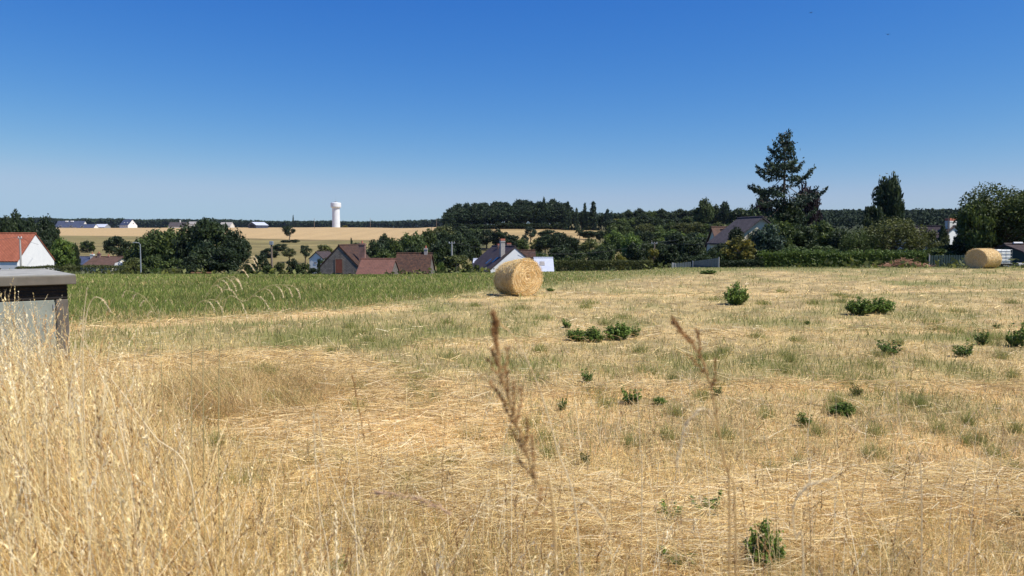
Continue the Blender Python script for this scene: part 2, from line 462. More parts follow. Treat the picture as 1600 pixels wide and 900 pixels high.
# ------------------------------------------------------------------ ground sheet
def build_ground():
    rr = [0.0] + list(np.geomspace(0.5, 3900, 330))
    az = np.concatenate([np.arange(-48, 48, 0.3), np.arange(48, 312, 2.0)])
    az = np.radians(az)
    na = len(az)
    Rr, A = np.meshgrid(np.array(rr[1:]), az, indexing='ij')
    X = Rr * np.sin(A); Y = Rr * np.cos(A)
    Z = H(X, Y)
    V = np.concatenate([[[0, 0, h(0, 0)]], np.stack([X, Y, Z], -1).reshape(-1, 3)])
    nr = len(rr) - 1
    i = np.arange(nr - 1)[:, None]; k = np.arange(na)[None, :]
    a = 1 + i * na + k; b = 1 + i * na + (k + 1) % na
    c = a + na; d = b + na
    Fq = np.stack([a, c, d, b], -1).reshape(-1, 4)
    k = np.arange(na)
    cap = np.stack([np.zeros(na, int), 1 + k, 1 + (k + 1) % na, np.zeros(na, int)], -1)[:, :3]
    X = V[:, 0]; Y = V[:, 1]
    s = X / np.maximum(Y, 20)
    C = np.zeros((len(V), 3))
    straw = np.array([0.58, 0.43, 0.215]); green = np.array([0.20, 0.20, 0.07])
    soil = np.array([0.34, 0.25, 0.13])
    g = green_prob(X, Y)[:, None]; w = windrow(X, Y)[:, None]
    sp = sstep(.35, .65, fbm(X / .45, Y / .6, 29))[:, None]
    mown = (soil * (1 - sp) + straw * sp) * (1 - g) + green * g
    mown = mown * (1 - w) + straw * 1.0 * w
    ge = sstep(-0.6, 0.6, green_edge(X, Y))[:, None]
    C = mown * (1 - ge) + green * 1.05 * ge
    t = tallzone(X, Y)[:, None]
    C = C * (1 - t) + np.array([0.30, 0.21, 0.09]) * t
    # beyond the brow: rough pasture, meadow, wheat, straw field, woodland floor
    past = np.array([0.075, 0.085, 0.035])
    mead = np.array([0.25, 0.20, 0.085]); mead2 = np.array([0.165, 0.145, 0.058])
    wheat = np.array([0.455, 0.325, 0.165]); strawf = np.array([0.40, 0.29, 0.14])
    floor = np.array([0.05, 0.06, 0.028])
    b = sstep(56, 66, Y)[:, None]
    C = C * (1 - b) + past * b
    nz = fbm(X / 40, Y / 22, 61)
    md = mead * (nz[:, None]) + mead2 * (1 - nz[:, None])
    md = md * (1 + 0.75 * (vnoise(X / 160, Y / 14, 63) - 0.5) + .5 * (fbm(X / 12, Y / 12, 64) - .5))[:, None]
    b = sstep(165, 215, Y)[:, None]
    C = C * (1 - b) + md * b
    wb = np.interp(s, [-.6, -.45, -.3, -.15, -.05], [520, 500, 460, 425, 440]) + 30 * (fbm(X / 60, Y / 400, 65) - .5)
    b = (sstep(-6, 6, Y - wb) * sstep(-0.075, -0.10, s))[:, None]
    wv = wheat * (1 + 0.10 * (fbm(X / 90, Y / 30, 67) - 0.5) + 0.04 * np.sin(X / 3.5 + Y / 60))[:, None]
    C = C * (1 - b) + wv * b
    hb = (sstep(0, 10, Y - wb + 22) * sstep(22, 8, Y - wb + 22) * sstep(-0.075, -0.10, s))[:, None] * 0.75
    C = C * (1 - hb) + np.array([0.14, 0.095, 0.05]) * hb
    b = (sstep(285, 305, Y) * sstep(440, 425, Y) * sstep(-0.04, -0.02, s) * sstep(0.115, 0.10, s))[:, None]
    C = C * (1 - b) + strawf * (0.75 + 0.5 * vnoise(X / 200, Y / 9, 69))[:, None] * b
    b = (np.maximum(sstep(0.10, 0.13, s), sstep(-.10, -.08, s) * sstep(-.02, -.04, s)) * sstep(230, 290, Y))[:, None]
    C = C * (1 - b) + floor * b
    b = sstep(1000, 1100, Y)[:, None]
    C = C * (1 - b) + floor * 1.2 * b
    m, nt, bs = mat_base('field_ground', 0.95, 0.15)
    at = nt.nodes.new('ShaderNodeAttribute'); at.attribute_name = 'col'
    f1 = texn(nt, 14, 8, 0.75); f2 = texn(nt, 0.6, 6, 0.7)
    mx = nt.nodes.new('ShaderNodeMix'); mx.data_type = 'RGBA'; mx.blend_type = 'MULTIPLY'; mx.inputs[0].default_value = 1
    nt.links.new(at.outputs['Color'], mx.inputs[6])
    nt.links.new(ramp(nt, f1, [(0.3, (0.55, 0.52, 0.46)), (0.7, (1.3, 1.3, 1.3))]), mx.inputs[7])
    my = nt.nodes.new('ShaderNodeMix'); my.data_type = 'RGBA'; my.blend_type = 'MULTIPLY'; my.inputs[0].default_value = 1
    nt.links.new(mx.outputs[2], my.inputs[6])
    nt.links.new(ramp(nt, f2, [(0.35, (0.88, 0.9, 0.86)), (0.65, (1.08, 1.06, 1.05))]), my.inputs[7])
    nt.links.new(my.outputs[2], bs.inputs['Base Color'])
    bp = nt.nodes.new('ShaderNodeBump'); bp.inputs['Strength'].default_value = 0.5; bp.inputs['Distance'].default_value = 0.03
    nt.links.new(f1, bp.inputs['Height']); nt.links.new(bp.outputs[0], bs.inputs['Normal'])
    tri = cap
    me = bpy.data.meshes.new('field_ground')
    # mixed quads and centre triangles
    nf = len(Fq) + len(tri)
    loops = np.concatenate([Fq.ravel(), tri.ravel()]).astype(np.int32)
    starts = np.concatenate([np.arange(0, len(Fq) * 4, 4), len(Fq) * 4 + np.arange(0, len(tri) * 3, 3)]).astype(np.int32)
    tot = np.concatenate([np.full(len(Fq), 4), np.full(len(tri), 3)]).astype(np.int32)
    me.vertices.add(len(V)); me.vertices.foreach_set('co', V.astype(np.float32).ravel())
    me.loops.add(len(loops)); me.loops.foreach_set('vertex_index', loops)
    me.polygons.add(nf); me.polygons.foreach_set('loop_start', starts); me.polygons.foreach_set('loop_total', tot)
    me.polygons.foreach_set('use_smooth', np.ones(nf, dtype=bool))
    me.update(calc_edges=True)
    a = me.color_attributes.new('col', 'FLOAT_COLOR', 'POINT')
    c4 = np.ones((len(V), 4), dtype=np.float32); c4[:, :3] = C
    a.data.foreach_set('color', c4.ravel())
    me.materials.append(m)
    o = bpy.data.objects.new('ground', me); COL.objects.link(o)
    tag(o, 'mown hay field running down to the valley and the wheat hill', None, None, 'structure')
build_ground()

# ------------------------------------------------------------------ houses, barns and other buildings
# a house stands with its front gable's centre at the empty; the ridge runs along local +Y
def gable_house(name, loc, rz, w, d, wall_h, rise, wall, roof, label, cat='house', group=None, over=0.25, drop=0.0, hip=0.0, thick=0.14):
    """drop: how far walls go below the empty"""
    t = empty(name, loc, label, cat, group, rz)
    hw = w / 2
    b = MB()
    b.prism([(-hw, -drop), (hw, -drop), (hw, wall_h), (0, wall_h + rise), (-hw, wall_h)], 0, d)
    b.build('wall', wall, t)
    sl = math.hypot(hw, rise); nx, nz = rise / sl, hw / sl
    r = MB()
    for sgn in (1, -1):
        ex = hw + over * hw / sl * 1.0; ez = wall_h - over * rise / sl
        z0 = 0.015
        A = [(0, wall_h + rise + z0), (sgn * ex, ez + z0)]
        off = thick / nz
        vs = []
        for (x, z) in A:
            for yy in (-over, d + over):
                vs.append((x, yy, z)); vs.append((x, yy, z + off))
        # order: 0 ridge front low,1 ridge front top,2 ridge back low,3 ridge back top,4 eave front low,5 top,6 back low,7 top
        fs = [(1, 3, 7, 5), (0, 4, 6, 2), (0, 1, 5, 4), (2, 6, 7, 3), (4, 5, 7, 6), (0, 2, 3, 1)]
        if sgn < 0: fs = [tuple(reversed(f)) for f in fs]
        r.add(vs, fs)
    ro = r.build('roof', roof, t)
    rc = MB(); rc.tube([(0, -over - .02, wall_h + rise + thick * 1.35), (0, d + over + .02, wall_h + rise + thick * 1.35)], 0.11, 8)
    rc.build('ridge_tiles', roof, ro)
    return t, ro

def chimney(roof, x, y, z0, z1, sx, sy, mat, pots=1, cap=None):
    c = MB(); c.box(x - sx/2, x + sx/2, y - sy/2, y + sy/2, z0, z1)
    c.box(x - sx/2 - .05, x + sx/2 + .05, y - sy/2 - .05, y + sy/2 + .05, z1 - .22, z1 - .08)
    o = c.build('chimney', mat, roof)
    q = MB()
    if cap:
        q.box(x - sx/2 - .02, x + sx/2 + .02, y - sy/2 - .02, y + sy/2 + .02, z1 + .003, z1 + cap)
    for k in range(pots):
        xx = x + (k - (pots - 1) / 2) * .3
        q.tube([(xx, y, z1 + (cap or 0)), (xx, y, z1 + (cap or 0) + .3)], [.11, .09], 10)
    # pots are a child part of the roof's parent thing
    q.build('chimney_pot', M['pot'], roof)
    return o

def window(t, face, x, z, w, hh, y=0.0, glass='glass', sill=True):
    """face 'front' (y=0 plane facing -Y) or 'left'/'right' (wall at x)"""
    f = MB(); g = MB()
    fr = 0.07
    if face == 'front':
        g.box(x - w/2, x + w/2, y - .012, y - .004, z, z + hh)
        for a in ((x - w/2 - fr, x - w/2, z - fr, z + hh + fr), (x + w/2, x + w/2 + fr, z - fr, z + hh + fr),
                  (x - w/2, x + w/2, z - fr, z), (x - w/2, x + w/2, z + hh, z + hh + fr), (x - .03, x + .03, z, z + hh)):
            f.box(a[0], a[1], y - .05, y - .002, a[2], a[3])
    else:
        sg = 1 if face == 'right' else -1
        xs = sorted((x + sg * .004, x + sg * .012)); xf = sorted((x + sg * .002, x + sg * .05))
        g.box(xs[0], xs[1], y - w/2, y + w/2, z, z + hh)
        for a in ((y - w/2 - fr, y - w/2, z - fr, z + hh + fr), (y + w/2, y + w/2 + fr, z - fr, z + hh + fr),
                  (y - w/2, y + w/2, z - fr, z), (y - w/2, y + w/2, z + hh, z + hh + fr), (y - .03, y + .03, z, z + hh)):
            f.box(xf[0], xf[1], a[0], a[1], a[2], a[3])
    wo_ = f.build('window', M['pvc'], t)
    g.build('pane', M[glass], wo_)
    return wo_

# --- red roofed house on the left: gable faces right, long front slope faces the camera
ga = P(57, 418, 99)
gz = h(ga.x, 97)
t, ro = gable_house('red_roofed_house', (ga.x, 99, gz), R(84), 6.6, 15, 2.45, 3.4, M['white'], M['redtile'],
    'white rendered house with a steep orange-red tiled roof and dormer at the left edge', drop=1.2, over=0.10, thick=.08)
# local -Y faces the gable (right); the camera-side slope is local x<0
window(t, 'left', -3.3, 0.9, 1.5, 1.25, y=3.2)
window(t, 'left', -3.3, 0.9, 1.5, 1.25, y=8.2)
dm = MB()   # dormer on the camera-side slope
dy0, dy1 = 5.2, 6.9
dm.prism([(-3.05, 3.0), (-0.9, 3.0), (-0.9, 4.75), (-3.05, 4.75)], dy0, dy1)
do = dm.build('dormer', M['white'], t)
dr = MB()
ym = (dy0 + dy1) / 2
dr.add([(-3.3, dy0 - .2, 4.7), (-3.3, ym, 5.45), (-3.3, dy1 + .2, 4.7), (-0.6, dy0 - .2, 4.7), (-0.6, ym, 5.45), (-0.6, dy1 + .2, 4.7),
        (-3.3, dy0 - .2, 4.82), (-3.3, ym, 5.6), (-3.3, dy1 + .2, 4.82), (-0.6, dy0 - .2, 4.82), (-0.6, ym, 5.6), (-0.6, dy1 + .2, 4.82)],
       [(0,3,4,1),(1,4,5,2),(6,7,10,9),(7,8,11,10),(0,1,7,6),(1,2,8,7),(0,6,9,3),(2,5,11,8),(3,9,10,4),(4,10,11,5)])
dr.build('dormer_roof', M['slate'], do)
dw = MB(); dw.box(-3.07, -3.054, dy0 + .3, dy1 - .3, 3.35, 4.55); dw.build('pane', M['glass'], do)

# low white-and-slate outbuilding right of it
def flat_placed(name, pxl, pxr, py_ridge, py_eave, Y, depth, wall, roof, label, rz=0.0, cat='house', group=None, over=0.25, gable_side=None, ridge_back=None):
    """a building whose long roof slope faces the camera: ridge parallel to the picture (ridge along local X)"""
    a = P(pxl, py_ridge, Y); b_ = P(pxr, py_ridge, Y)
    cx = (a.x + b_.x) / 2; L = abs(b_.x - a.x)
    yf = Y - depth / 2
    ze = P(800, py_eave, yf).z; zr = P(800, py_ridge, Y).z
    g = h(cx, Y)
    # gable_house with ridge along local Y, rotated so local Y runs along world -X .. +X
    t, ro = gable_house(name, (cx - L/2, Y, g), R(-90) + rz, depth, L, ze - g, max(zr - ze, 0.4), wall, roof, label, cat, group, over=over, drop=1.5)
    return t, ro, L, ze - g, zr - g

flat_placed('outbuilding', 84, 95, 407, 414, 122, 5, M['offwhite'], M['slate'], 'small white outbuilding with blue slate roof just right of the big white gable')
t, ro, L, e, rd = flat_placed('slate_house', 127, 152, 402.5, 414, 150, 6, M['offwhite'], M['slate'], 'low house with blue slate roof in the valley, left of the brown roofed one')
chimney(ro, 0.6, L - .6, rd - .3, rd + .7, .6, .6, M['offwhite'])
t, ro, L, e, rd = flat_placed('brown_roofed_house', 148, 190, 402.5, 415, 140, 7, M['cream'], M['mosstile'], 'long low house with purple-brown tiled roof in the valley at the left')
chimney(ro, 0.2, 0.9, rd - .4, rd + .8, .5, .5, M['brick'])
chimney(ro, 0.2, 2.6, rd - .4, rd + .3, .4, .4, M['brick'])
# white trailer end right of it
p = P(185, 416, 128)
t = empty('white_trailer', (p.x, 128, h(p.x, 128)), 'small white covered trailer end beside the brown roofed valley house', 'trailer', rz=R(20))
gg = P(185, 417, 128).z - h(p.x, 128)
b = MB(); b.prism([(-0.7, gg), (0.7, gg), (0.62, gg + .62), (0.2, gg + .8), (-0.5, gg + .62)], 0, 2.2); b.build('body', M['white'], t, bevel=.04)
b = MB(); b.box(-.7, .7, .1, 2.1, .5, gg - .01); b.build('chassis', M['metal'], t)
for sx in (-.62, .62):
    b = MB(); b.tube([(sx - .08, 1.1, .33), (sx + .08, 1.1, .33)], .33, 14); b.build('wheel', M['wire'], t)

# --- hill-top buildings (about 850 m away)
t, ro, L, e, rd = flat_placed('slate_farmhouse', 91, 133, 345.5, 355, 860, 14, M['offwhite'], M['slate'], 'long blue-slate roofed farm building on the hill top at the left')
for q in (9, 15):
    sk = MB(); sk.box(0.35, 2.2, q, q + 2.6, rd - 1.0, rd + .4); sk.build('skylight', M['white'], ro)
window(t, 'right', 7.0, 0.4, 3.0, 2.2, y=6); window(t, 'right', 7.0, 0.4, 3.0, 2.2, y=18)
t, ro, L, e, rd = flat_placed('slate_wing', 124, 150, 350.5, 356, 850, 11, M['white'], M['slate'], 'lower white-walled wing with slate roof beside the long hill-top farm building')
window(t, 'right', 5.5, 0.5, 3.0, 1.6, y=6)
t, ro, L, e, rd = flat_placed('grey_barn', 145, 168, 350.5, 355, 875, 14, M['metal'], M['paleroof'], 'grey open barn with pale sheet roof between the slate farm and the white hill-top house', cat='barn')
g0 = P(198, 358, 850)
t, ro = gable_house('white_hilltop_house', (P(203, 350, 860).x, 866, h(g0.x, 860)), R(58), 11, 16, 3.0, 6.2, M['white'], M['slate'], 'white house with bright gable and dark slate roof on the hill top', drop=2, over=.4)
for k in range(4): window(t, 'left', -5.5, 0.8, 1.3, 1.6, y=2.2 + 3.7 * k)
for k in range(2):
    b = MB(); b.box(-3.6, -2.4, 3.5 + 6 * k, 5 + 6 * k, 4.4, 6.2); b.build('dormer', M['white'], t)
window(t, 'front', 1.0, 4.2, 0.9, 1.2)
t, ro, L, e, rd = flat_placed('dark_farmhouse', 266, 292, 347.5, 354, 870, 12, M['offwhite'], M['purpleslate'], 'grey-roofed farmhouse on the hill top half hidden by the big trees')
chimney(ro, 0, L * .6, rd - .5, rd + 2.6, 1.2, 1.0, M['offwhite'])
flat_placed('pale_shed', 296, 307, 346.5, 350, 905, 10, M['offwhite'], M['greyroof'], 'small pale shed peeping above the big dark trees on the hill top', cat='shed')
t, ro, L, e, rd = flat_placed('tiled_barn', 346, 363, 347.5, 353, 880, 14, M['offwhite'], M['greyroof'], 'brown-grey roofed barn on the hill top right of the big dark trees', cat='barn')
t, ro = gable_house('blue_barn', (P(394, 350, 850).x, 850, h(P(394, 350, 850).x, 850)), R(-38), 15, 15, 3.2, 3.2, M['slate'], M['paleroof'], 'blue metal barn with pale shining roof on the hill top', 'barn', drop=2, over=.5)
b = MB(); b.box(-4, 4, -.08, -.01, 0, 3.4); b.build('door', M['vent'], t)

# --- water tower
wx = P(525.3, 356, 950).x
wz = h(wx, 950)
t = empty('water_tower', (wx, 950, wz), 'tall white water tower with drum-shaped tank beyond the wheat field', 'water tower')
zt = P(525, 316.5, 950).z - wz; zb = P(525, 324.2, 950).z - wz
b = MB(); b.lathe([(4.9, -2), (4.75, 4), (4.55, zb - 6), (4.5, zb - 1.2), (4.6, zb - .3)], 32); b.build('shaft', M['tower'], t, smooth=False)
b = MB(); b.lathe([(4.6, zb - .32), (6.0, zb), (6.3, zb + 1.0), (6.3, zt - .9), (6.0, zt - .3), (1.9, zt + .2)], 36); b.build('tank', M['tower'], t)
b = MB(); b.lathe([(1.7, zt + .2), (1.7, zt + 1.3), (1.2, zt + 1.5)], 16); b.build('roof_hatch', M['metal'], t)
b = MB(); b.tube([(0.2, 0, zt + 1.3), (0.2, 0, zt + 9)], [.10, .05], 5); b.build('antenna', M['metal'], t)
b = MB(); b.tube([(5.9 * math.cos(2 * math.pi * k / 40), 5.9 * math.sin(2 * math.pi * k / 40), zt + .35) for k in range(41)], .07, 4)
b.build('railing', M['metal'], t)

# --- stone barn with its chimney, low red roof and old brown roof
bx = P(529.5, 400, 96)
g = h(bx.x, 97)
zpk = P(530, 385.5, 96).z - g; zev = P(500, 417, 96).z - g
t, ro = gable_house('stone_barn', (bx.x, 96, g), R(-4), 4.75, 8.5, zev, zpk - zev, M['stone'], M['oldtile'],
    'old rubble-stone barn with steep brown tiled roof and red-brown loft door', 'barn', drop=1.2, over=.06)
b = MB(); b.box(-.42, .42, -.05, -.01, zev - .75, zev + .95); dd = b.build('loft_door', M['rustdoor'], t)
b = MB(); b.box(-.52, -.42, -.06, -.005, zev - .85, zev + 1.05); b.box(.42, .52, -.06, -.005, zev - .85, zev + 1.05); b.box(-.42, .42, -.06, -.005, zev + .95, zev + 1.07); b.build('door_frame', M['wood'], t)
b = MB(); b.box(1.2, 1.5, -.04, -.01, zev - 1.4, zev - .75); b.build('slit_window', M['vent'], t)
chimney(ro, 2.35, 2.3, zev - .6, P(562, 380, 98).z - g, .75, .6, M['brick'], pots=1)
t, ro, L, e, rd = flat_placed('red_roofed_shed', 566, 617, 407, 430, 93, 7, M['stone'], M['pinktile'], 'long low shed with dull red tiled roof joined to the stone barn', cat='shed', over=.1)
t, ro, L, e, rd = flat_placed('old_cottage', 622, 674, 398, 428, 100, 8, M['stone'], M['oldtile'], 'old cottage with dark mottled brown tiled roof between shed and concrete pole', over=.15)
chimney(ro, 0.1, L - .7, rd - .5, P(672, 386, 100).z - h(-10, 100), .42, .42, M['chimney'], pots=1)
wg = P(494, 408, 180)
g = h(wg.x, 180)
t, ro = gable_house('white_cottage', (wg.x, 180, g), R(-12), 3.4, 7, P(494, 404.5, 180).z - g, 1.45, M['white'], M['darkroof'], 'small white gabled cottage among bushes left of the stone barn', drop=1, over=.2)
window(t, 'front', -.2, P(494, 412.5, 180).z - g, .55, .45)

# --- white gabled house with tall chimney, centre
gp = P(802, 388, 108)
g = h(gp.x, 110)
zp = gp.z - g; zv = P(764, 425, 108).z - g - .6
t, ro = gable_house('white_gabled_house', (gp.x + .25, 108, g), R(19), 9.4, 10.5, zv, zp - zv, M['white'], M['darkroof'],
    'white gabled house with dark roof and tall grey chimney behind the nearer hay bale', drop=1, over=.06, thick=.2)
chimney(ro, -1.55, 1.0, zp - 3.2, P(784, 376, 109).z - g, .62, .62, M['chimney'], pots=0, cap=.28)
chimney(ro, -.25, 6.5, zp - 1.4, P(799, 383, 114).z - g, .5, .5, M['brick'], pots=0, cap=.2)
chimney(ro, 0.9, 5.5, zp - 1.4, P(809, 381, 113).z - g, .62, .55, M['brick'], pots=0, cap=.12)
sl = math.atan2(zp - zv, 4.6)
for (yy, u0) in ((1.9, 2.3), (4.0, 2.6)):
    Mx = Matrix.Translation((-u0, yy, zp - math.tan(sl) * u0 + .30)) @ Matrix.Rotation(-sl, 4, 'Y')
    sk = MB(); sk.box(-.55, .55, -.35, .35, 0, .05, Mx); sk.build('skylight', M['glass'], ro)
t2, ro2, L, e, rd = flat_placed('brown_roof_annex', 812, 834, 393, 403, 116, 5, M['offwhite'], M['oldtile'], 'low annex with brown tiled roof behind the right side of the white gabled house', cat='annex')
t3, ro3, L3, e3, rd3 = flat_placed('pale_roofed_annex', 835, 863, 405, 426, 104, 6, M['offwhite'], M['paleroof'], 'low building with pale blue-grey roof and skylight right of the nearer hay bale', cat='annex', over=.1)
sl3 = math.atan2(rd3 - e3, 3.0)
sk = MB(); Mx = Matrix.Translation((1.3, 1.0, rd3 - math.tan(sl3) * 1.3 + .17)) @ Matrix.Rotation(sl3, 4, 'Y')
sk.box(-.5, .5, -.32, .32, 0, .06, Mx); sk.build('skylight', M['greyroof'], ro3)
flat_placed('pale_garden_shed', 740, 757, 406.5, 412, 118, 3, M['paleroof'], M['paleroof'], 'pale grey-blue sheet-clad shed left of the white gabled house', cat='shed', over=.05)

# --- slate roofed house hidden by shrubs on the right
gh = P(1186, 343, 92)
g = h(gh.x, 92)
zp = P(1186, 341.5, 92).z - g
t, ro = gable_house('slate_roofed_house', (gh.x, 91, g), R(9), 7.6, 6.0, zp - 2.9, 2.9, M['cream'], M['purpleslate'],
    'purple-grey slate roofed house with pale gable half hidden by shrubs near the tall conifer', drop=1, over=.35)
window(t, 'left', -3.8, 0.6, 1.2, 1.0, y=4.2)
t, ro, L, e, rd = flat_placed('mossy_lean_to', 1114, 1150, 357, 385, 100, 6, M['cream'], M['mosstile'], 'low wing with mossy sagging roof left of the slate roofed house', cat='outbuilding')
# --- chimney house far right
ch = P(1489, 352, 120); g = h(ch.x, 120)
t, ro = gable_house('hidden_white_house', (ch.x + .2, 120, g), R(24), 6.0, 9, P(1489, 372, 120).z - g, 1.7, M['white'], M['darkroof'],
    'white house with red-topped chimney glimpsed between the trees at the right', drop=1)
chimney(ro, 0.0, 0.6, P(1489, 368, 120).z - g, P(1489, 345, 120).z - g, 1.5, .8, M['offwhite'], pots=0, cap=.4)
# --- dark shed at the right edge
t, ro, L, e, rd = flat_placed('green_shed', 1573, 1625, 384.5, 395, 70, 5, M['greenmetal'], M['darkroof'], 'dark green sheet-metal shed with black hipped roof at the right edge', cat='shed')
sk = MB(); sk.tube([(0.15, .5, rd + .28), (0.15, 1.3, rd + .28)], .09, 10); sk.build('ridge_vent', M['white'], ro)
b = MB()
for k in range(14): b.box(2.505, 2.53, .1 + k * .2, .16 + k * .2, .2, e - .05)
b.build('wall_rib', M['greenmetal'], t)

# ------------------------------------------------------------------ kiosk (electrical cabin) at the left
kc = Vector((-7.78, 13.8)); u = Vector((-0.78, -0.63)).normalized(); n = Vector((0.63, -0.78)).normalized()
# local x runs from the right front corner leftwards-to-camera (u); local -y = outward normal n
ang = math.atan2(u.y, u.x)
t = empty('utility_kiosk', (kc.x, kc.y, 0.0), 'pale grey-green utility cabin with flat concrete roof standing in the dry grass at the left', 'utility cabin', rz=ang + math.pi)
# after the rotation: local -x is u, local -y is outward towards the camera's right
kz = 1.545
W, D = 4.4, 3.5
b = MB(); b.box(-W, 0, 0, D, kz - .155, kz); b.build('roof_fascia', M['fascia'], t, bevel=.012)
b = MB(); b.box(-W + .01, -.01, .01, D - .01, kz + .003, kz + .02); b.build('roof_slab', M['kioskroof'], t)
b = MB(); b.box(-W + .13, -.13, .13, D - .13, kz - .43, kz - .157); b.build('vent_band', M['vent'], t)
for k in range(4):
    b = MB(); b.box(-W + .12, -.12, .112, .128, kz - .405 + k * .062, kz - .39 + k * .062); b.build('louvre', M['vent'], t)
b = MB(); b.box(-W + .15, -.15, .15, D - .15, -.3, kz - .423); b.build('wall', M['kiosk'], t)
for k in range(3):
    x1 = -.34 - k * 1.32
    b = MB(); b.box(x1 - 1.30, x1, .12, .149, -.1, kz - .43); dd = b.build('door_panel', M['kiosk'], t, bevel=.006)
    q = MB(); q.box(x1 - 1.2, x1 - 1.16, .09, .12, .55, .72); q.build('handle', M['metal'], dd)
    for zq in (.25, .95):
        q = MB(); q.tube([(x1 - .012, .112, zq), (x1 - .012, .112, zq + .09)], .012, 8); q.build('hinge', M['metal'], dd)
b = MB(); b.box(-.34 + .03, -.12, .115, .149, -.1, kz - .424); b.build('corner_pier', M['post'], t, bevel=.01)

# ------------------------------------------------------------------ poles and wires
def pole(px, ytop, Y, mat, r, label, cat='utility pole', name='utility_pole', arm=0.0, insul=3):
    a = P(px, ytop, Y); g = h(a.x, Y); hh = a.z - g
    t = empty(name, (a.x, Y, g), label, cat)
    b = MB(); b.tube([(0, 0, -.3), (0, 0, hh)], [r * 1.35, r * .8], 10); b.build('shaft', mat, t)
    if arm:
        b = MB(); b.box(-arm, arm, -.05, .05, hh - .14, hh - .04); b.build('crossarm', M['metal'], t)
        for k in range(insul):
            x = -arm + .08 + (2 * arm - .16) * k / max(insul - 1, 1)
            b = MB(); b.tube([(x, 0, hh - .04), (x, 0, hh + .14)], [.045, .035], 8); b.build('insulator', M['white'], t)
    return t, Vector((a.x, Y, a.z))

t, pA = pole(706, 379, 112, M['concrete'], .13, 'pale concrete pole with small crossarm left of the white gabled house', arm=.45)
t, pB = pole(424, 377, 105, M['wood'], .13, 'wooden pole with a grey box on top in front of the meadow', arm=0)
b = MB(); b.box(-.24, .24, -.16, .16, pB.z - h(pB.x, 105) - .5, pB.z - h(pB.x, 105) + .02); b.build('transformer_box', M['metal'], t, bevel=.03)
t, pC = pole(1022.5, 379.5, 112, M['wood'], .12, 'thin dark wooden pole with crossarm at the right end of the clipped hedge', arm=.45)
t, pD = pole(31, 371, 88, M['concrete'], .10, 'pale pole rising in front of the red tiled roof', arm=.25, insul=2)
t, pE = pole(219, 381, 96, M['metal'], .07, 'slim grey lamp post in front of the left-hand trees', 'lamp post', 'lamp_post')
hh = pE.z - h(pE.x, 96)
b = MB(); b.tube([(0, 0, hh - .1), (-.1, -.1, hh + .12), (-.45, -.3, hh + .16)], .035, 6); b.build('arm', M['metal'], t)
b = MB(); b.box(-.75, -.35, -.42, -.22, hh + .12, hh + .22); b.build('lamp_head', M['metal'], t, bevel=.02)
for px, Y, lab in ((491, 840, 'thin wooden pole standing in the wheat, the one left of the water tower'),
                   (578.5, 840, 'thin wooden pole standing in the wheat right of the water tower'),
                   (682, 800, 'thin wooden pole on the skyline next to the pine wood')):
    pole(px, 341.5, Y, M['wood'], .22, lab, arm=.9, insul=2)
pole(1482, 338, 112, M['wood'], .06, 'thin aerial mast above the trees at the right', 'mast', 'aerial_mast')

def wire(a, b_, sag, label, r=.012):
    m = MB(); pts = []
    for k in range(17):
        t_ = k / 16; p_ = a.lerp(b_, t_); p_.z -= sag * 4 * t_ * (1 - t_); pts.append(p_)
    m.tube(pts, r, 4)
    o = m.build('overhead_wire', M['wire'])
    tag(o, label, 'overhead wire')
off = Vector((0, 0, .1))
wire(pA + off, P(783, 389, 109), .25, 'overhead cable from the concrete pole to the tall chimney of the white gabled house', .018)
wire(P(812, 393, 108), pC + off, .9, 'overhead cable from the white gabled house to the dark wooden pole', .018)
wire(pC + off, P(1190, 372, 92), .5, 'overhead cable running right from the dark wooden pole to the slate roofed house', .018)
wire(pC + off, P(1062, 374, 150), .1, 'short overhead cable from the dark wooden pole into the wooded slope', .018)
wire(pD + off, P(-90, 380, 80), .2, 'overhead cable leaving the pale pole to the left over the red roof', .016)
wire(pD + off, P(60, 382, 98), .1, 'overhead cable from the pale pole to the white gable', .016)

# ------------------------------------------------------------------ fences, tank, small yard things
def sheet_fence(name, pa, pb, ztop_a, ztop_b, mat, label, posts=0, slat=None):
    """pa, pb world (x,y)"""
    ax, ay = pa; bx_, by_ = pb
    L = math.hypot(bx_ - ax, by_ - ay); ang = math.atan2(by_ - ay, bx_ - ax)
    g = h(ax, ay)
    t = empty(name, (ax, ay, g), label, 'fence', rz=ang)
    if slat:
        b = MB(); k = 0; x = 0
        while x < L - slat * .75:
            z1 = ztop_a + (ztop_b - ztop_a) * x / L
            b.box(x, x + slat * .72, -.012 + .006 * (k % 2), .012 + .006 * (k % 2), -.2, z1 - g)
            x += slat; k += 1
        b.build('slats', mat, t)
        b = MB(); b.box(0, L, .03, .07, .25, .32); b.box(0, L, .03, .07, ztop_a - g - .35, ztop_a - g - .28); b.build('rail', mat, t)
    for k in range(posts):
        x = L * k / max(posts - 1, 1)
        z1 = ztop_a + (ztop_b - ztop_a) * x / L + .05
        b = MB(); b.tube([(x, -.06, -.3), (x, -.06, z1 - g)], .045, 8); b.build('post', M['concrete'], t)
    return t
a = P(1054, 416, 66); b_ = P(1082, 416, 66.5); c_ = P(1124, 416, 63)
sheet_fence('sheet_fence', (a.x, 66), (b_.x, 66.5), P(0, 411.5, 66).z, P(0, 409, 66).z, M['bluegreen'], 'grey-blue sheet metal fence, lower left panel run below the slate roofed house', posts=2, slat=.16)
sheet_fence('sheet_fence', (b_.x + .05, 66.5), (c_.x, 63), P(0, 408.5, 66).z, P(0, 402.5, 63).z, M['bluegreen'], 'grey-blue sheet metal fence rising to the right beside the golden bush', posts=2, slat=.16)
a = P(1451, 416, 63); b_ = P(1512, 416, 63)
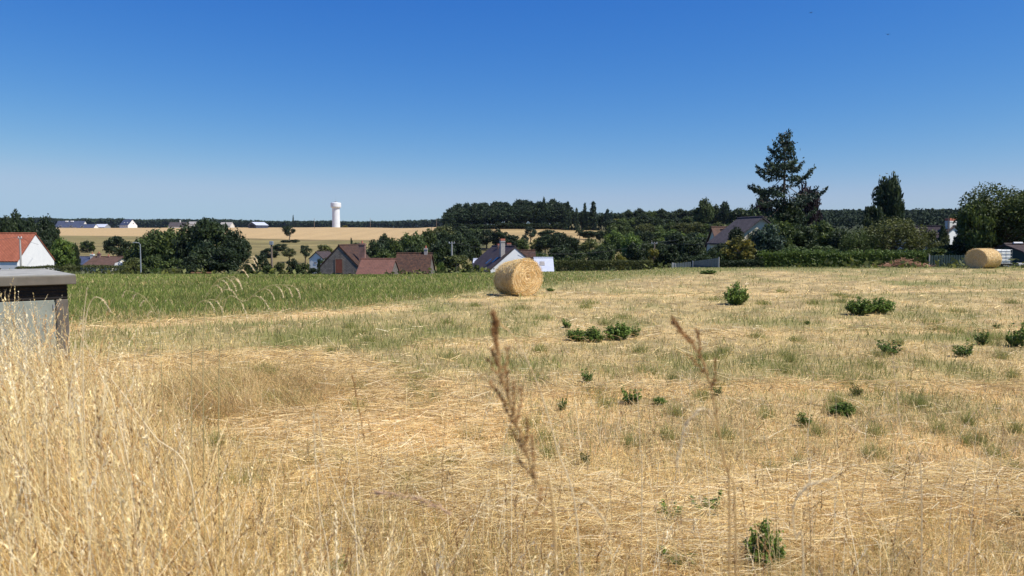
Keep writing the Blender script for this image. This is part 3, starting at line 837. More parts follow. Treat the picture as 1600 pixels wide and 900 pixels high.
sheet_fence('slat_fence', (a.x, 63), (b_.x, 63), P(0, 399, 63).z, P(0, 398.5, 63).z, M['greenmetal'], 'dark green upright slat fence left of the far right hay bale', posts=2, slat=.2)
pp = P(1051, 420, 62.5)
t = empty('concrete_post', (pp.x, 62.5, h(pp.x, 62.5)), 'short pale concrete post at the left end of the sheet metal fence', 'post')
b = MB(); b.box(-.07, .07, -.07, .07, -.2, P(0, 410.5, 62.5).z - h(pp.x, 62.5)); b.build('shaft', M['concrete'], t, bevel=.01)
b = MB(); b.box(-.03, .22, -.05, -.02, .3, .36); b.build('bracket', M['metal'], t)

# white liquid tank in its cage on a stand
pt = P(1561, 400, 61); g = h(pt.x, 61)
t = empty('caged_tank', (pt.x, 61, g), 'white plastic liquid tank in a wire cage right of the far hay bale', 'tank', rz=R(6))
z0 = P(0, 411, 61).z - g; z1 = P(0, 390, 61).z - g
b = MB(); b.box(-.62, .62, -.5, .5, z0, z1); b.build('tank', M['tank'], t, bevel=.09)
b = MB()
for x in (-.66, -.22, .22, .66):
    b.tube([(x, -.54, z0), (x, -.54, z1 + .02)], .012, 4); b.tube([(x, .54, z0), (x, .54, z1 + .02)], .012, 4)
for zz in np.linspace(z0, z1, 5):
    b.tube([(-.66, -.54, zz), (.66, -.54, zz)], .012, 4); b.tube([(-.66, .54, zz), (.66, .54, zz)], .012, 4)
    b.tube([(-.66, -.54, zz), (-.66, .54, zz)], .012, 4); b.tube([(.66, -.54, zz), (.66, .54, zz)], .012, 4)
b.build('cage', M['metal'], t)
b = MB(); b.box(-.66, .66, -.54, .54, z0 - .14, z0 - .01); b.build('pallet', M['vent'], t)
for sx in (-.5, .5):
    for sy in (-.4, .4):
        b = MB(); b.box(sx - .05, sx + .05, sy - .05, sy + .05, -.1, z0 - .14); b.build('leg', M['white'], t)

# long low boards under the left trees
pb = P(315, 426, 62); g = h(pb.x, 62)
t = empty('board_stack', (pb.x, 62, g), 'long low orange-brown board lying at the field edge under the big dark trees', 'boards', rz=R(3))
b = MB(); zb_ = P(0, 425.3, 62).z - g
b.box(-.82, .82, -.1, .1, zb_ - .07, zb_); b.build('board', M['orangewood'], t)
b = MB(); b.box(-.78, .78, -.08, .08, zb_ - .15, zb_ - .08); b.build('board', M['orangewood'], t)
b = MB(); b.box(-.6, -.5, -.12, .12, -.1, zb_ - .153); b.box(.5, .6, -.12, .12, -.1, zb_ - .153); b.build('bearer', M['wood'], t)

# two birds high in the sky
for (px, py, Y, rz, lab) in ((1267, 20, 120, .5, 'tiny dark bird gliding near the top edge of the sky'), (1387.5, 54, 100, 1.4, 'dark bird flying lower right of the other one in the blue sky')):
    p = P(px, py, Y)
    t = empty('bird', p, lab, 'bird', 'birds in the sky', rz)
    b = MB()
    b.tube([(-.2, 0, 0), (-.1, 0, .02), (.05, 0, .02), (.17, 0, .03), (.22, 0, .02)], [.01, .045, .05, .03, .008], 8)
    b.add([(.08, 0, .03), (-.05, 0, .03), (.02, .22, .10), (-.04, .42, .05), (.10, .2, .10), (.02, -.22, .10), (-.04, -.42, .05), (.10, -.2, .10)],
          [(0, 4, 2, 1), (4, 3, 2), (0, 1, 5, 7), (7, 5, 6)])
    b.add([(-.18, 0, .01), (-.34, .06, 0), (-.34, -.06, 0)], [(0, 1, 2)])
    b.build('body', M['bird'], t)

# ------------------------------------------------------------------ trees: crown and trunk meshes (metres), copied and scaled
def leaf_quads(C, size, rs, up=0.35, aspect=1.5, nrm=None):
    """C (N,3) centres, size (N,), returns verts, faces: pointed leaf-clump quads"""
    N = len(C)
    d = rs.normal(size=(N, 3)); d[:, 2] += up
    if nrm is not None: d += nrm * 0.9
    d /= np.linalg.norm(d, axis=1, keepdims=True)
    a = np.cross(d, rs.normal(size=(N, 3))); a /= np.linalg.norm(a, axis=1, keepdims=True) + 1e-9
    b = np.cross(d, a)
    s = size[:, None]
    V = np.stack([C - a * s * aspect * .5, C + b * s * .38 - a * s * .05, C + a * s * aspect * .5, C - b * s * .38 + a * s * .1], 1).reshape(-1, 3)
    Fq = np.arange(4 * N).reshape(N, 4)
    return V, Fq

def crown_arrays(kind, seed, n, leaf):
    rs = np.random.default_rng(seed)
    # crowns are built with height 1 (z 0..1) and half width ~0.5, scaled afterwards; leaf in same unit
    if kind in ('broad', 'round', 'bush', 'airy', 'willow', 'column', 'wide'):
        nl = dict(broad=46, round=30, bush=34, airy=20, willow=60, column=34, wide=56)[kind]
        zc, rz_, z0 = dict(broad=(.58, .42, .14), round=(.54, .46, .06), bush=(.42, .56, 0), airy=(.66, .34, .3), willow=(.42, .56, 0), column=(.52, .48, .05), wide=(.56, .44, .12))[kind]
        u = rs.normal(size=(nl, 3)); u /= np.linalg.norm(u, axis=1, keepdims=True)
        rad = rs.uniform(0.35, 0.95, nl) ** 0.6
        ce = u * rad[:, None] * np.array([.40, .40, rz_ * .80]) + np.array([0, 0, zc])
        if kind == 'willow': ce[:, 2] *= 0.95
        lr = rs.uniform(.085, .17, nl) * (1.0 if kind != 'airy' else .9)
        ce[:, 2] = np.clip(ce[:, 2], z0 + lr * .5, 1 - lr * .8)
        w = lr ** 2; idx = rs.choice(nl, n, p=w / w.sum())
        v = rs.normal(size=(n, 3)); v /= np.linalg.norm(v, axis=1, keepdims=True)
        v[:, 2] = np.where(rs.random(n) < .35, np.abs(v[:, 2]), v[:, 2])
        r = lr[idx] * (rs.uniform(.45, 1.12, n))
        Cc = ce[idx] + v * r[:, None] * np.array([1.05, 1.05, .85])
        if kind == 'willow':      # upright feathery shoots
            sh = rs.random(n) < .45
            k = rs.integers(0, 130, n)
            ang = rs.uniform(0, 6.283, 130); rr = np.sqrt(rs.uniform(0, 1, 130)) * .42
            tz = rs.uniform(0.0, 1, n)
            top = .97 - .9 * rr ** 1.6 - rs.uniform(0, .12, 130)
            Sx = np.stack([np.cos(ang[k]) * rr[k] * (1 + .25 * tz), np.sin(ang[k]) * rr[k] * (1 + .25 * tz), top[k] * (1 - .45 * tz)], 1) + rs.normal(size=(n, 3)) * .012
            Cc = np.where(sh[:, None], Sx, Cc)
        stray = rs.random(n) < .04
        Cc = Cc + np.where(stray[:, None], v * .05, 0)
        cv = rs.random(nl)[idx] * .55 + rs.random(n) * .45
        s = leaf * rs.uniform(.6, 1.35, n)
        V, Fq = leaf_quads(Cc, s, rs, nrm=v)
        return V, Fq, np.repeat(cv, 4), ce
    if kind in ('spruce', 'pine', 'hero'):
        pts = []; vs = []; br = []
        if kind == 'spruce':
            z = 0.98; lv = []
            while z > .06:
                lv.append(z); z -= .028 + .02 * rs.random()
            prof = lambda z: .05 + .42 * (1 - z) ** .85
        elif kind == 'pine':
            lv = list(np.linspace(.97, .40, 15))
            prof = lambda z: .10 + .34 * min(1, (1 - z) / .30) * (1 if z > .55 else .75)
        else:
            z = 0.985; lv = []
            while z > .08:
                lv.append(z); z -= .036 + .018 * rs.random()
            prof = lambda z: .03 + .44 * min(1, (1 - z) / .58) ** .9
        for z in lv:
            nb = rs.integers(4, 7)
            a0 = rs.random() * 6.28
            for b in range(nb):
                if kind == 'hero' and .30 < z < .66 and rs.random() < .36: continue
                a = a0 + 6.283 * b / nb + rs.normal() * .25
                L = prof(z) * (rs.uniform(.6, 1.12) if kind != 'hero' else rs.uniform(.5, 1.18))
                m = int(n / (len(lv) * 5.2) * (L / .25))
                m = max(m, 6)
                t = rs.uniform(0.12 if kind != 'hero' else .18, 1, m) ** .8
                lift = (.05 if kind != 'pine' else .04) * rs.uniform(-.6, 1.4)
                zz = z - L * (.28 * np.sin(t * 2.6)) * (1 if kind != 'pine' else .2) + lift * t ** 2 + rs.normal(size=m) * .004
                if kind == 'pine': zz = zz + rs.normal(size=m) * .018
                hang = rs.random(m) * (.045 if kind != 'pine' else .0) * (1 - .5 * t)
                wdt = (.055 if kind != 'hero' else .042) * (1.15 - t) + .010
                if kind == 'pine': wdt = .06
                side = rs.normal(size=m) * wdt
                x = np.cos(a) * L * t - np.sin(a) * side; y = np.sin(a) * L * t + np.cos(a) * side
                pts.append(np.stack([x, y, zz - hang], 1)); vs.append(np.full(m, rs.random() * .5) + rs.random(m) * .5)
                br.append((a, L, z, lift))
        Cc = np.concatenate(pts); cv = np.concatenate(vs); N = len(Cc)
        s = leaf * rs.uniform(.6, 1.3, N)
        V, Fq = leaf_quads(Cc, s, rs, up=.2, aspect=2.0)
        return V, Fq, np.repeat(cv, 4), br

VAR = {}
def variant(kind, k, n, leaf):
    key = (kind, k)
    if key in VAR: return VAR[key]
    V, Fq, cv, info = crown_arrays(kind, 100 + k * 13 + len(kind) * 7, n, leaf)
    cr = mesh_np('crown', V, Fq, None, None, extra={'v': cv})
    tk = MB()
    if kind in ('spruce', 'pine', 'hero'):
        tk.tube([(0, 0, -.06), (0, 0, .25), (0.003, 0, .6), (0, 0, .97)], [.022, .018, .011, .002], 8)
        if kind == 'hero':
            for (a, L, z, lift) in info[::2]:
                q = [(math.cos(a) * L * t_, math.sin(a) * L * t_, z - L * .28 * math.sin(t_ * 2.6) + lift * t_ ** 2) for t_ in (0, .35, .7, 1)]
                tk.tube(q, [.0032, .0026, .0018, .0008], 4)
    else:
        top = .62 if kind != 'bush' else .35
        tk.tube([(0, 0, -.08), (.01, .005, .15), (-.01, .01, .35), (.0, 0, top)], [.040, .030, .024, .010], 8)
        for c in info[::3]:
            z0 = .18 + .3 * random.random()
            tk.tube([(0, 0, z0), (c[0] * .5, c[1] * .5, (z0 + c[2]) / 2 - .02), tuple(c)], [.016, .010, .004], 5)
    me = bpy.data.meshes.new('trunk'); me.from_pydata(tk.v, [], tk.f); me.update()
    VAR[key] = (cr, me)
    return VAR[key]

NV = dict(broad=(4, 5200, .050), round=(3, 4200, .052), bush=(4, 3600, .055), airy=(3, 1900, .05), willow=(2, 9000, .026),
          column=(2, 2600, .06), wide=(2, 16000, .022), spruce=(3, 3600, .045), pine=(4, 3000, .042), hero=(1, 23000, .0135))
_tc = {}
def tree(px, ytop, wpx, Y, kind, mat, label, cat='tree', group=None, name=None, ybase=None, lean=0.0):
    a = P(px, ytop, Y)
    g = h(a.x, Y)
    if ybase is not None: g = max(g, P(px, ybase, Y).z)
    H_ = max(a.z - g, .4); W_ = wpx / F * Y
    nv, n, leaf = NV[kind]
    k = _tc.get(kind, 0); _tc[kind] = k + 1
    cr, tk = variant(kind, k % nv, n, leaf)
    name = name or {'spruce': 'spruce_tree', 'pine': 'pine_tree', 'hero': 'conifer_tree', 'bush': 'shrub', 'willow': 'shrub'}.get(kind, 'broadleaf_tree')
    t = empty(name, (a.x, Y, g), label, cat, group, rz=random.random() * 6.28 if kind != 'hero' else 0.4)
    if lean: t.rotation_euler = (0, lean, 0)
    nat = {'spruce': .76, 'pine': .74, 'hero': .64}.get(kind, .98)
    c = link('crown', cr, t, M[mat]); c.scale = (W_ / nat, W_ / nat, H_)
    tr = link('trunk', tk, t, M['bark']); tr.scale = (W_ / nat, W_ / nat, H_)
    if kind in ('spruce', 'pine', 'hero'): tr.scale = (H_ * .9, H_ * .9, H_)
    if kind == 'hero': tr.scale = (W_ / nat, W_ / nat, H_)
    return t

random.seed(5)
TR = [
 # px, ytop, width px, distance, kind, material, label
 (26, 327, 40, 160, 'round', 'dark', 'tallest dark tree rising behind the red roofed house, left part'),
 (2, 338, 44, 150, 'broad', 'dark', 'dark tree cut by the left edge of the picture behind the red roof'),
 (46, 341, 40, 168, 'broad', 'dark', 'dark tree just right of the tallest one behind the red roof'),
 (66, 338, 44, 150, 'broad', 'dark', 'dark tree right above the white gable, left of the open wheat hill'),
 (84, 350, 24, 155, 'round', 'dark', 'dark tree at the edge of the far left clump, touching the wheat hill'),
 (60, 366, 50, 140, 'broad', 'dark', 'low dark tree behind the peak of the white gable'),
 (95, 372, 46, 122, 'broad', 'bright', 'fresh green tree right of the white gable'),
 (118, 379, 14, 125, 'column', 'dark', 'narrow dark columnar tree right of the white gable'),
 (108, 405, 22, 112, 'bush', 'olive', 'small olive shrub between the white gable and the slate house'),
 (184, 363, 42, 225, 'round', 'dark', 'round dark tree standing alone in the meadow above the brown roofed house'),
 (209, 384, 40, 128, 'broad', 'broad', 'mid green tree behind the lamp post'),
 (236, 359, 66, 124, 'broad', 'broad', 'large mid green tree, left one of the big group on the left'),
 (272, 353, 62, 122, 'broad', 'broad', 'large mid green tree in the middle of the big left group'),
 (206, 396, 44, 106, 'bush', 'olive', 'olive green bush at the foot of the big left group, beside the lamp post'),
 (238, 392, 44, 104, 'bush', 'broad', 'green bush second from the left under the big left group'),
 (270, 396, 44, 100, 'bush', 'broad', 'green bush below the middle of the big left group'),
 (268, 414, 34, 84, 'bush', 'olive', 'low olive bush at the field edge under the big left group'),
 (243, 416, 22, 86, 'bush', 'bright', 'tiny bright bush at the field edge left of the low olive one'),
 (300, 350, 60, 116, 'broad', 'dark', 'dark tree with small gaps showing wheat, between the mid green and the darkest tree'),
 (330, 341, 74, 112, 'broad', 'dark', 'tallest and darkest tree of the big left group'),
 (362, 360, 54, 110, 'broad', 'dark', 'dark tree at the right end of the big left group'),
 (318, 376, 60, 98, 'round', 'dark', 'dark rounded tree low in front of the darkest tree'),
 (352, 384, 60, 96, 'round', 'dark', 'dark rounded tree low at the right of the board stack'),
 (297, 394, 40, 95, 'bush', 'dark', 'dark bush directly behind the board stack'),
 (136, 372, 26, 300, 'bush', 'broad', 'green hedge bush on the meadow edge right of the fresh green tree'),
 (420, 384, 30, 260, 'bush', 'dark', 'dark meadow bush directly left of the wooden pole top'),
 (508, 378, 26, 250, 'bush', 'olive', 'olive meadow bush above the white cottage'),
 (560, 377, 34, 280, 'bush', 'dark', 'dark bush line piece right behind the barn chimney top'),
 (452, 351, 26, 415, 'airy', 'dark', 'lone dark tree with visible stems at the foot of the wheat field'),
 (461, 373, 18, 400, 'bush', 'dark', 'dark bush at the foot of the lone wheat-field tree'),
 (446, 374, 18, 402, 'bush', 'dark', 'low bush left under the lone wheat-field tree'),
 (437, 379, 26, 300, 'bush', 'dark', 'dark bush in the meadow just right of the wooden pole'),
 (452, 388, 27, 240, 'airy', 'olive', 'olive small tree in the meadow left of the airy dark one'),
 (477, 382, 23, 235, 'airy', 'dark', 'airy dark small tree in the meadow above the white cottage'),
 (405, 390, 38, 104, 'bush', 'dark', 'grey-green dark bush left of the wooden pole'),
 (386, 402, 30, 98, 'bush', 'dark', 'dark bush between the big left group and the wooden pole'),
 (418, 408, 26, 96, 'bush', 'broad', 'low bush at the foot of the wooden pole'),
 (437, 404, 26, 100, 'bush', 'olive', 'olive bush just right of the wooden pole'),
 (457, 399, 26, 102, 'bush', 'dark', 'dark bush between wooden pole and white cottage'),
 (474, 404, 28, 98, 'bush', 'broad', 'green bush in front left of the white cottage'),
 (490, 413, 24, 92, 'bush', 'dark', 'low dark bush in front of the white cottage wall'),
 (498, 401, 9, 120, 'airy', 'dark', 'thin sapling crossing the white cottage wall'),
 (535, 379, 20, 130, 'bush', 'dark', 'dark shrub behind the ridge of the stone barn'),
 (549, 372, 11, 135, 'spruce', 'spruce', 'small pointed conifer behind the stone barn roof'),
 (510, 398, 26, 118, 'bush', 'broad', 'green bush between white cottage and stone barn'),
 (600, 362, 30, 170, 'broad', 'dark', 'dark tree rising behind the dull red shed roof'),
 (586, 375, 40, 160, 'broad', 'dark', 'dark tree behind the barn chimney'),
 (576, 392, 30, 130, 'bush', 'broad', 'green bush right behind the barn chimney'),
 (617, 372, 36, 150, 'broad', 'broad', 'mid green tree behind the right end of the dull red shed'),
 (604, 388, 44, 128, 'broad', 'broad', 'leafy green tree directly above the dull red shed roof'),
 (645, 360, 46, 175, 'broad', 'broad', 'green tree reaching into the wheat above the old cottage'),
 (640, 384, 44, 130, 'broad', 'dark', 'dark tree behind the old cottage ridge'),
 (668, 358, 40, 178, 'broad', 'broad', 'green tree above the old cottage chimney'),
 (692, 347, 44, 250, 'round', 'olive', 'yellowish-green rounded tree at the left foot of the pine wood'),
 (664, 380, 40, 135, 'broad', 'broad', 'green tree right behind the old cottage chimney'),
 (690, 374, 44, 150, 'broad', 'dark', 'dark tree behind the concrete pole'),
 (716, 362, 46, 180, 'broad', 'dark', 'dark tree right of the concrete pole below the pine wood'),
 (738, 366, 36, 190, 'broad', 'dark', 'dark tree standing left of the small green meadow patch'),
 (713, 389, 60, 94, 'bush', 'olive', 'large round brownish-green bush right of the concrete pole'),
 (688, 404, 20, 92, 'bush', 'bright', 'bright bush at the right end of the old cottage'),
 (746, 410, 16, 90, 'bush', 'dark', 'dark bush left of the pale garden shed'),
 (860, 359, 40, 300, 'broad', 'dark', 'dark tree at the upper right edge of the small straw field'),
 (920, 360, 34, 310, 'broad', 'dark', 'dark tree standing between the two small straw patches'),
 (690, 360, 40, 230, 'broad', 'dark', 'dark tree directly behind the yellowish-green rounded one'),
 (700, 352, 36, 262, 'broad', 'dark', 'dark tree under the left end of the pine wood'),
 (722, 353, 36, 258, 'broad', 'dark', 'dark tree under the pine wood above the concrete pole'),
 (744, 355, 34, 268, 'broad', 'broad', 'green tree under the pine wood left of the tall chimney trees'),
 (852, 366, 34, 235, 'broad', 'dark', 'dark tree between the layered blue-green tree and the straw field gap'),
 (814, 372, 26, 225, 'broad', 'broad', 'green tree right above the peak of the white gabled house'),
 (760, 358, 38, 262, 'broad', 'dark', 'dark tree at the lower edge of the pine wood, left of the tall chimney'),
 (782, 357, 34, 256, 'round', 'dark', 'dark round tree exactly above the tall chimney'),
 (800, 366, 30, 250, 'round', 'dark', 'dark tree above the peak of the white gabled house'),
 (829, 354, 24, 280, 'airy', 'blueleaf', 'flat layered blue-green tree in the straw field, like a small cedar'),
 (820, 366, 16, 262, 'airy', 'blueleaf', 'little blue-green tree left under the layered one'),
 (840, 368, 30, 240, 'bush', 'olive', 'olive bush under the layered blue-green tree'),
 (833, 382, 40, 150, 'bush', 'broad', 'green bush behind the brown annex roof'),
 (858, 393, 34, 118, 'bush', 'bright', 'bright green bush above the pale annex roof'),
 (873, 361, 40, 210, 'broad', 'dark', 'dark tree right of the straw field gap'),
 (892, 369, 36, 200, 'broad', 'dark', 'dark tree second right of the straw field gap'),
 (874, 384, 44, 130, 'broad', 'dark', 'dark tree behind the left end of the clipped hedge'),
 (906, 357, 18, 320, 'airy', 'dark', 'small airy tree standing in the straw field'),
 (938, 358, 19, 290, 'round', 'dark', 'round dark tree at the right end of the straw field'),
 (925, 372, 40, 190, 'broad', 'olive', 'olive tree below the straw field'),
 (948, 378, 34, 165, 'broad', 'broad', 'green tree below the round one of the straw field'),
 (905, 388, 40, 125, 'bush', 'broad', 'green bush behind the clipped hedge, left half'),
 (934, 386, 42, 120, 'broad', 'dark', 'dark tree behind the middle of the clipped hedge'),
 (968, 388, 30, 104, 'bush', 'yellow', 'yellow flowering bush behind the clipped hedge'),
 (994, 378, 40, 106, 'round', 'dark', 'very dark round tree between the two yellow bushes'),
 (1020, 379, 26, 108, 'bush', 'yellow', 'yellow leaved bush behind the dark wooden pole'),
 (985, 366, 40, 150, 'broad', 'bright', 'brighter green tree above the very dark round one'),
 (964, 341, 17, 402, 'round', 'yellow', 'small yellow-green tree next to the columnar trees on the hill crest'),
 (951, 322, 18, 400, 'column', 'blueleaf', 'columnar grey-green tree on the crest right of the conifers'),
 (940, 333, 16, 405, 'round', 'dark', 'dark rounded tree left of the columnar grey-green one'),
 (1098, 310, 34, 300, 'broad', 'broad', 'tallest leafy tree on the wooded slope, left of the little cedar'),
 (1133, 316, 20, 305, 'pine', 'pine', 'small cedar-shaped tree on the wooded slope skyline'),
 (1118, 319, 24, 310, 'round', 'broad', 'rounded tree between the tallest leafy tree and the little cedar'),
 (1156, 323, 40, 300, 'broad', 'dark', 'dark tree on the skyline left of the tall conifer'),
 (1060, 362, 50, 150, 'broad', 'dark', 'big dark tree right of the dark wooden pole'),
 (1082, 372, 44, 118, 'broad', 'dark', 'dark tree left of the mossy wing'),
 (1044, 380, 44, 108, 'round', 'dark', 'dark rounded tree just right of the dark wooden pole'),
 (1072, 395, 40, 90, 'bush', 'dark', 'dark shrub behind the sheet metal fence'),
 (1100, 398, 30, 80, 'bush', 'bright', 'bright low shrub above the sheet metal fence'),
 (1124, 380, 40, 84, 'broad', 'dark', 'dark shrubby tree hiding the eaves wall of the slate roofed house'),
 (1098, 391, 44, 78, 'bush', 'dark', 'clipped dark mound above the left sheet metal fence'),
 (1142, 384, 40, 76, 'bush', 'broad', 'green bush between the dark shrubby tree and the golden bush'),
 (1111, 384, 34, 81, 'bush', 'dark', 'dark shrub in front of the mossy wing left of the slate roof'),
 (1150, 352, 30, 87, 'broad', 'dark', 'dark leafy tree in front of the middle of the slate roof'),
 (1176, 357, 30, 86, 'bush', 'dark', 'dark shrub in front of the left half of the pale gable'),
 (1154, 360, 60, 68, 'bush', 'golden', 'golden-green rounded bush in front of the slate roof'),
 (1262, 288, 50, 108, 'broad', 'purple', 'dark purple-brown tree directly right of the tall conifer'),
 (1194, 300, 38, 106, 'broad', 'purple', 'purple-brown dark tree at the left foot of the tall conifer'),
 (1226, 312, 74, 101, 'broad', 'dark', 'dark leafy tree wrapped round the foot of the tall conifer'),
 (1216, 342, 60, 80, 'broad', 'broad', 'leafy green tree right of the slate roof'),
 (1199, 352, 58, 78, 'broad', 'blueleaf', 'blue-green shrubby tree covering the pale gable'),
 (1252, 350, 60, 82, 'broad', 'dark', 'dark leafy tree below the purple-brown one'),
 (1288, 345, 56, 86, 'broad', 'broad', 'leafy tree left of the feathery willow'),
 (1312, 356, 50, 84, 'broad', 'dark', 'dark leafy tree touching the feathery willow on its left'),
 (1240, 376, 60, 74, 'bush', 'broad', 'wide green shrub behind the vine hedge, left half'),
 (1290, 378, 60, 74, 'bush', 'broad', 'wide green shrub behind the vine hedge, middle'),
 (1397, 270, 40, 112, 'broad', 'dark', 'slightly taller right-hand tree crown above the feathery willow'),
 (1386, 277, 58, 113, 'broad', 'dark', 'tall dark irregular tree above the feathery willow'),
 (1366, 308, 40, 111, 'round', 'dark', 'lower dark shoulder tree left of the tall dark irregular one'),
 (1398, 331, 104, 80, 'willow', 'olive', 'broad feathery willow-like shrub under the tall dark irregular tree'),
 (1344, 352, 66, 80, 'willow', 'broad', 'feathery green shrub left of the broad willow-like one'),
 (1452, 352, 44, 84, 'bush', 'olive', 'olive shrub right of the broad willow-like one'),
 (1466, 378, 54, 74, 'bush', 'broad', 'green shrub above the slat fence, left'),
 (1500, 372, 50, 76, 'bush', 'dark', 'dark shrub above the right end of the slat fence'),
 (1499, 359, 26, 106, 'bush', 'broad', 'green shrub hiding the wall under the red-topped chimney'),
 (1478, 362, 24, 104, 'bush', 'olive', 'olive shrub in front of the roof beside the red-topped chimney'),
 (1474, 350, 22, 118, 'round', 'dark', 'dark tree left of the hidden chimney'),
 (1494, 331, 26, 135, 'round', 'broad', 'green tree behind the hidden red-topped chimney'),
 (1568, 282, 142, 75, 'wide', 'broad', 'large spreading green tree at the right edge'),
 (1530, 312, 56, 73, 'broad', 'broad', 'left lower limb tree of the large spreading one'),
 (1622, 280, 70, 84, 'broad', 'dark', 'dark tree cut by the right edge of the picture'),
 (1522, 352, 60, 77, 'round', 'dark', 'dark undergrowth tree behind the far hay bale'),
 (1566, 350, 60, 77, 'round', 'dark', 'dark undergrowth tree behind the caged tank'),
 (1606, 345, 60, 78, 'round', 'dark', 'dark undergrowth tree behind the green shed'),
]
for r in TR:
    sh = r[4] in ('bush', 'willow')
    tree(*r, cat='shrub' if sh else 'tree')

tree(1227, 203, 112, 100, 'hero', 'spruce', 'tall drooping conifer towering over the right side')

# pine wood on the crest
pts = []
for row, (Y, off, top) in enumerate(((418, 0, 6), (430, 3, 3), (444, 1, 1), (460, 4, 0))):
    px = 702 + off
    while px < 884:
        yt = np.interp(px, [695, 720, 760, 800, 850, 885], [328, 321, 320, 318, 315, 317]) + top + random.uniform(-5, 5)
        pts.append((px + random.uniform(-1.5, 1.5), yt, random.uniform(20, 28), Y))
        px += random.uniform(8, 11)
for k, (px, yt, w, Y) in enumerate(pts):
    if k % 3 == 2:
        tree(px, yt + 1, w * .9, Y, 'column', 'dark', 'tall leafy tree standing packed among the dense pine wood on the crest', group='trees of the pine wood on the crest')
    else:
        tree(px, yt, w, Y, 'pine', 'pine', 'tall dark pine standing packed in the dense pine wood on the crest', group='pines of the wood on the crest')
px = 700
while px < 890:
    tree(px, random.uniform(344, 350), 18, 412, 'bush', 'dark', 'low dark undergrowth bush along the foot of the pine wood', 'shrub', group='undergrowth along the pine wood')
    px += 10
px = 886
while px < 975:
    tree(px, random.uniform(328, 337), random.uniform(16, 24), random.uniform(408, 425), random.choice(('broad', 'column', 'round')), 'dark', 'dark leafy tree filling in behind the crest spruces', group='dark trees behind the crest spruces')
    px += random.uniform(6, 9)
for (px, yt, w, Y, lab) in ((850, 308, 15, 416, 'sharp-pointed spruce sticking out of the right part of the pine wood'),
                            (887, 314, 17, 405, 'airy blue-green spruce just right of the pine wood'),
                            (901, 325, 13, 402, 'short spruce between two taller ones on the crest'),
                            (914, 317, 15, 405, 'slim dark spruce left of the broadest crest spruce'),
                            (927, 314, 24, 403, 'broadest dark spruce on the crest'),
                            (458, 336, 5, 1280, 'tiny pointed conifer on the far skyline left of the water tower')):
    tree(px, yt, w, Y, 'spruce', 'spruce', lab, ybase=None)
tree(462, 345, 12, 1150, 'bush', 'dark', 'dark tree clump on the skyline above the lone wheat-field tree')
tree(539, 351, 10, 930, 'bush', 'yellow', 'pale green bush right at the foot of the water tower', 'shrub')

# wooded slope right of the straw field: many similar crowns
for (Y, x0, x1, step, yt0, mats) in ((430, 968, 1190, 15, 329, ('dark', 'dark', 'broad')), (345, 956, 1190, 17, 339, ('dark', 'broad')),
                                (265, 962, 1190, 20, 349, ('dark', 'broad', 'olive')), (200, 960, 1190, 24, 361, ('dark', 'broad', 'bright')),
                                (155, 1010, 1200, 28, 373, ('dark', 'broad'))):
    px = x0
    while px < x1:
        tree(px, yt0 + random.uniform(-4, 5), step * random.uniform(1.5, 2.1), Y * random.uniform(.97, 1.03), 'broad', random.choice(mats),
             'leafy tree crowded among its like on the wooded slope right of the straw field', group='trees of the wooded slope')
        px += step * random.uniform(.85, 1.2)

# hedges: clipped and vine
def hedge(name, x0, x1, Y, ytop, mat, label, depth=1.2, n=9000, leaf=.09, lump=.05, tuft=0.0, Y2=None):
    Y2 = Y2 or Y
    a = P(x0, ytop, Y); b_ = P(x1, ytop, Y2)
    g = h((a.x + b_.x) / 2, Y)
    rs = np.random.default_rng(int(x0))
    L = b_.x - a.x
    t_ = rs.random(n)
    Z = (a.z - g)
    hh = Z + lump * (fbm(t_ * L * 1.3, t_ * 0, 5) - .5) * 2
    face = rs.random(n)
    y = np.where(face < .5, -depth / 2 + rs.normal(size=n) * .07, rs.uniform(-depth / 2, depth / 2, n))
    z = np.where(face < .5, rs.random(n) * hh, np.where(face < .85, hh + rs.normal(size=n) * .05, rs.random(n) * hh))
    if tuft: z = z + (rs.random(n) < .12) * rs.random(n) * tuft
    C = np.stack([(t_ - .5) * L, y, z], 1)
    V, Fq = leaf_quads(C, leaf * rs.uniform(.6, 1.4, n), rs)
    t = empty(name, ((a.x + b_.x) / 2, (Y + Y2) / 2, g), label, 'hedge', rz=math.atan2(Y2 - Y, L))
    link('foliage', mesh_np('foliage', V, Fq, extra={'v': np.repeat(.5 * fbm(t_ * L * 2, z * 3, 8) + .5 * rs.random(n), 4)}), t, M[mat])
    b = MB()
    for k in range(int(L / .8)):
        x = -L / 2 + .4 + k * .8
        b.tube([(x, 0, -.1), (x + .05, .03, Z * .8)], [.03, .015], 5)
    if depth > 1.25 or name == 'clipped_hedge': b.build('stems', M['bark'], t)
    return t
hedge('clipped_hedge', 868, 1018, 74, 408.3, 'olive', 'long clipped green hedge right of the pale roofed annex', 1.2, 16000, .085, .04)
hedge('vine_hedge', 1186, 1440, 66.5, 396.5, 'bright', 'loose bright green vine hedge in front of the shrubs on the right', 1.4, 24000, .13, .22, .35)
hedge('low_hedge', 96, 200, 84, 416.5, 'olive', 'low rough hedge line below the slate and brown valley roofs', 1.2, 7000, .10, .15, .1)
hedge('low_hedge', 28, 92, 78, 417.5, 'olive', 'low rough hedge line at the foot of the big white gable', 1.0, 5000, .09, .15, .1)
hedge('low_hedge', 1116, 1190, 66, 408.5, 'dark', 'low dark hedge at the foot of the golden bush', 1.2, 6000, .10, .1, .1)

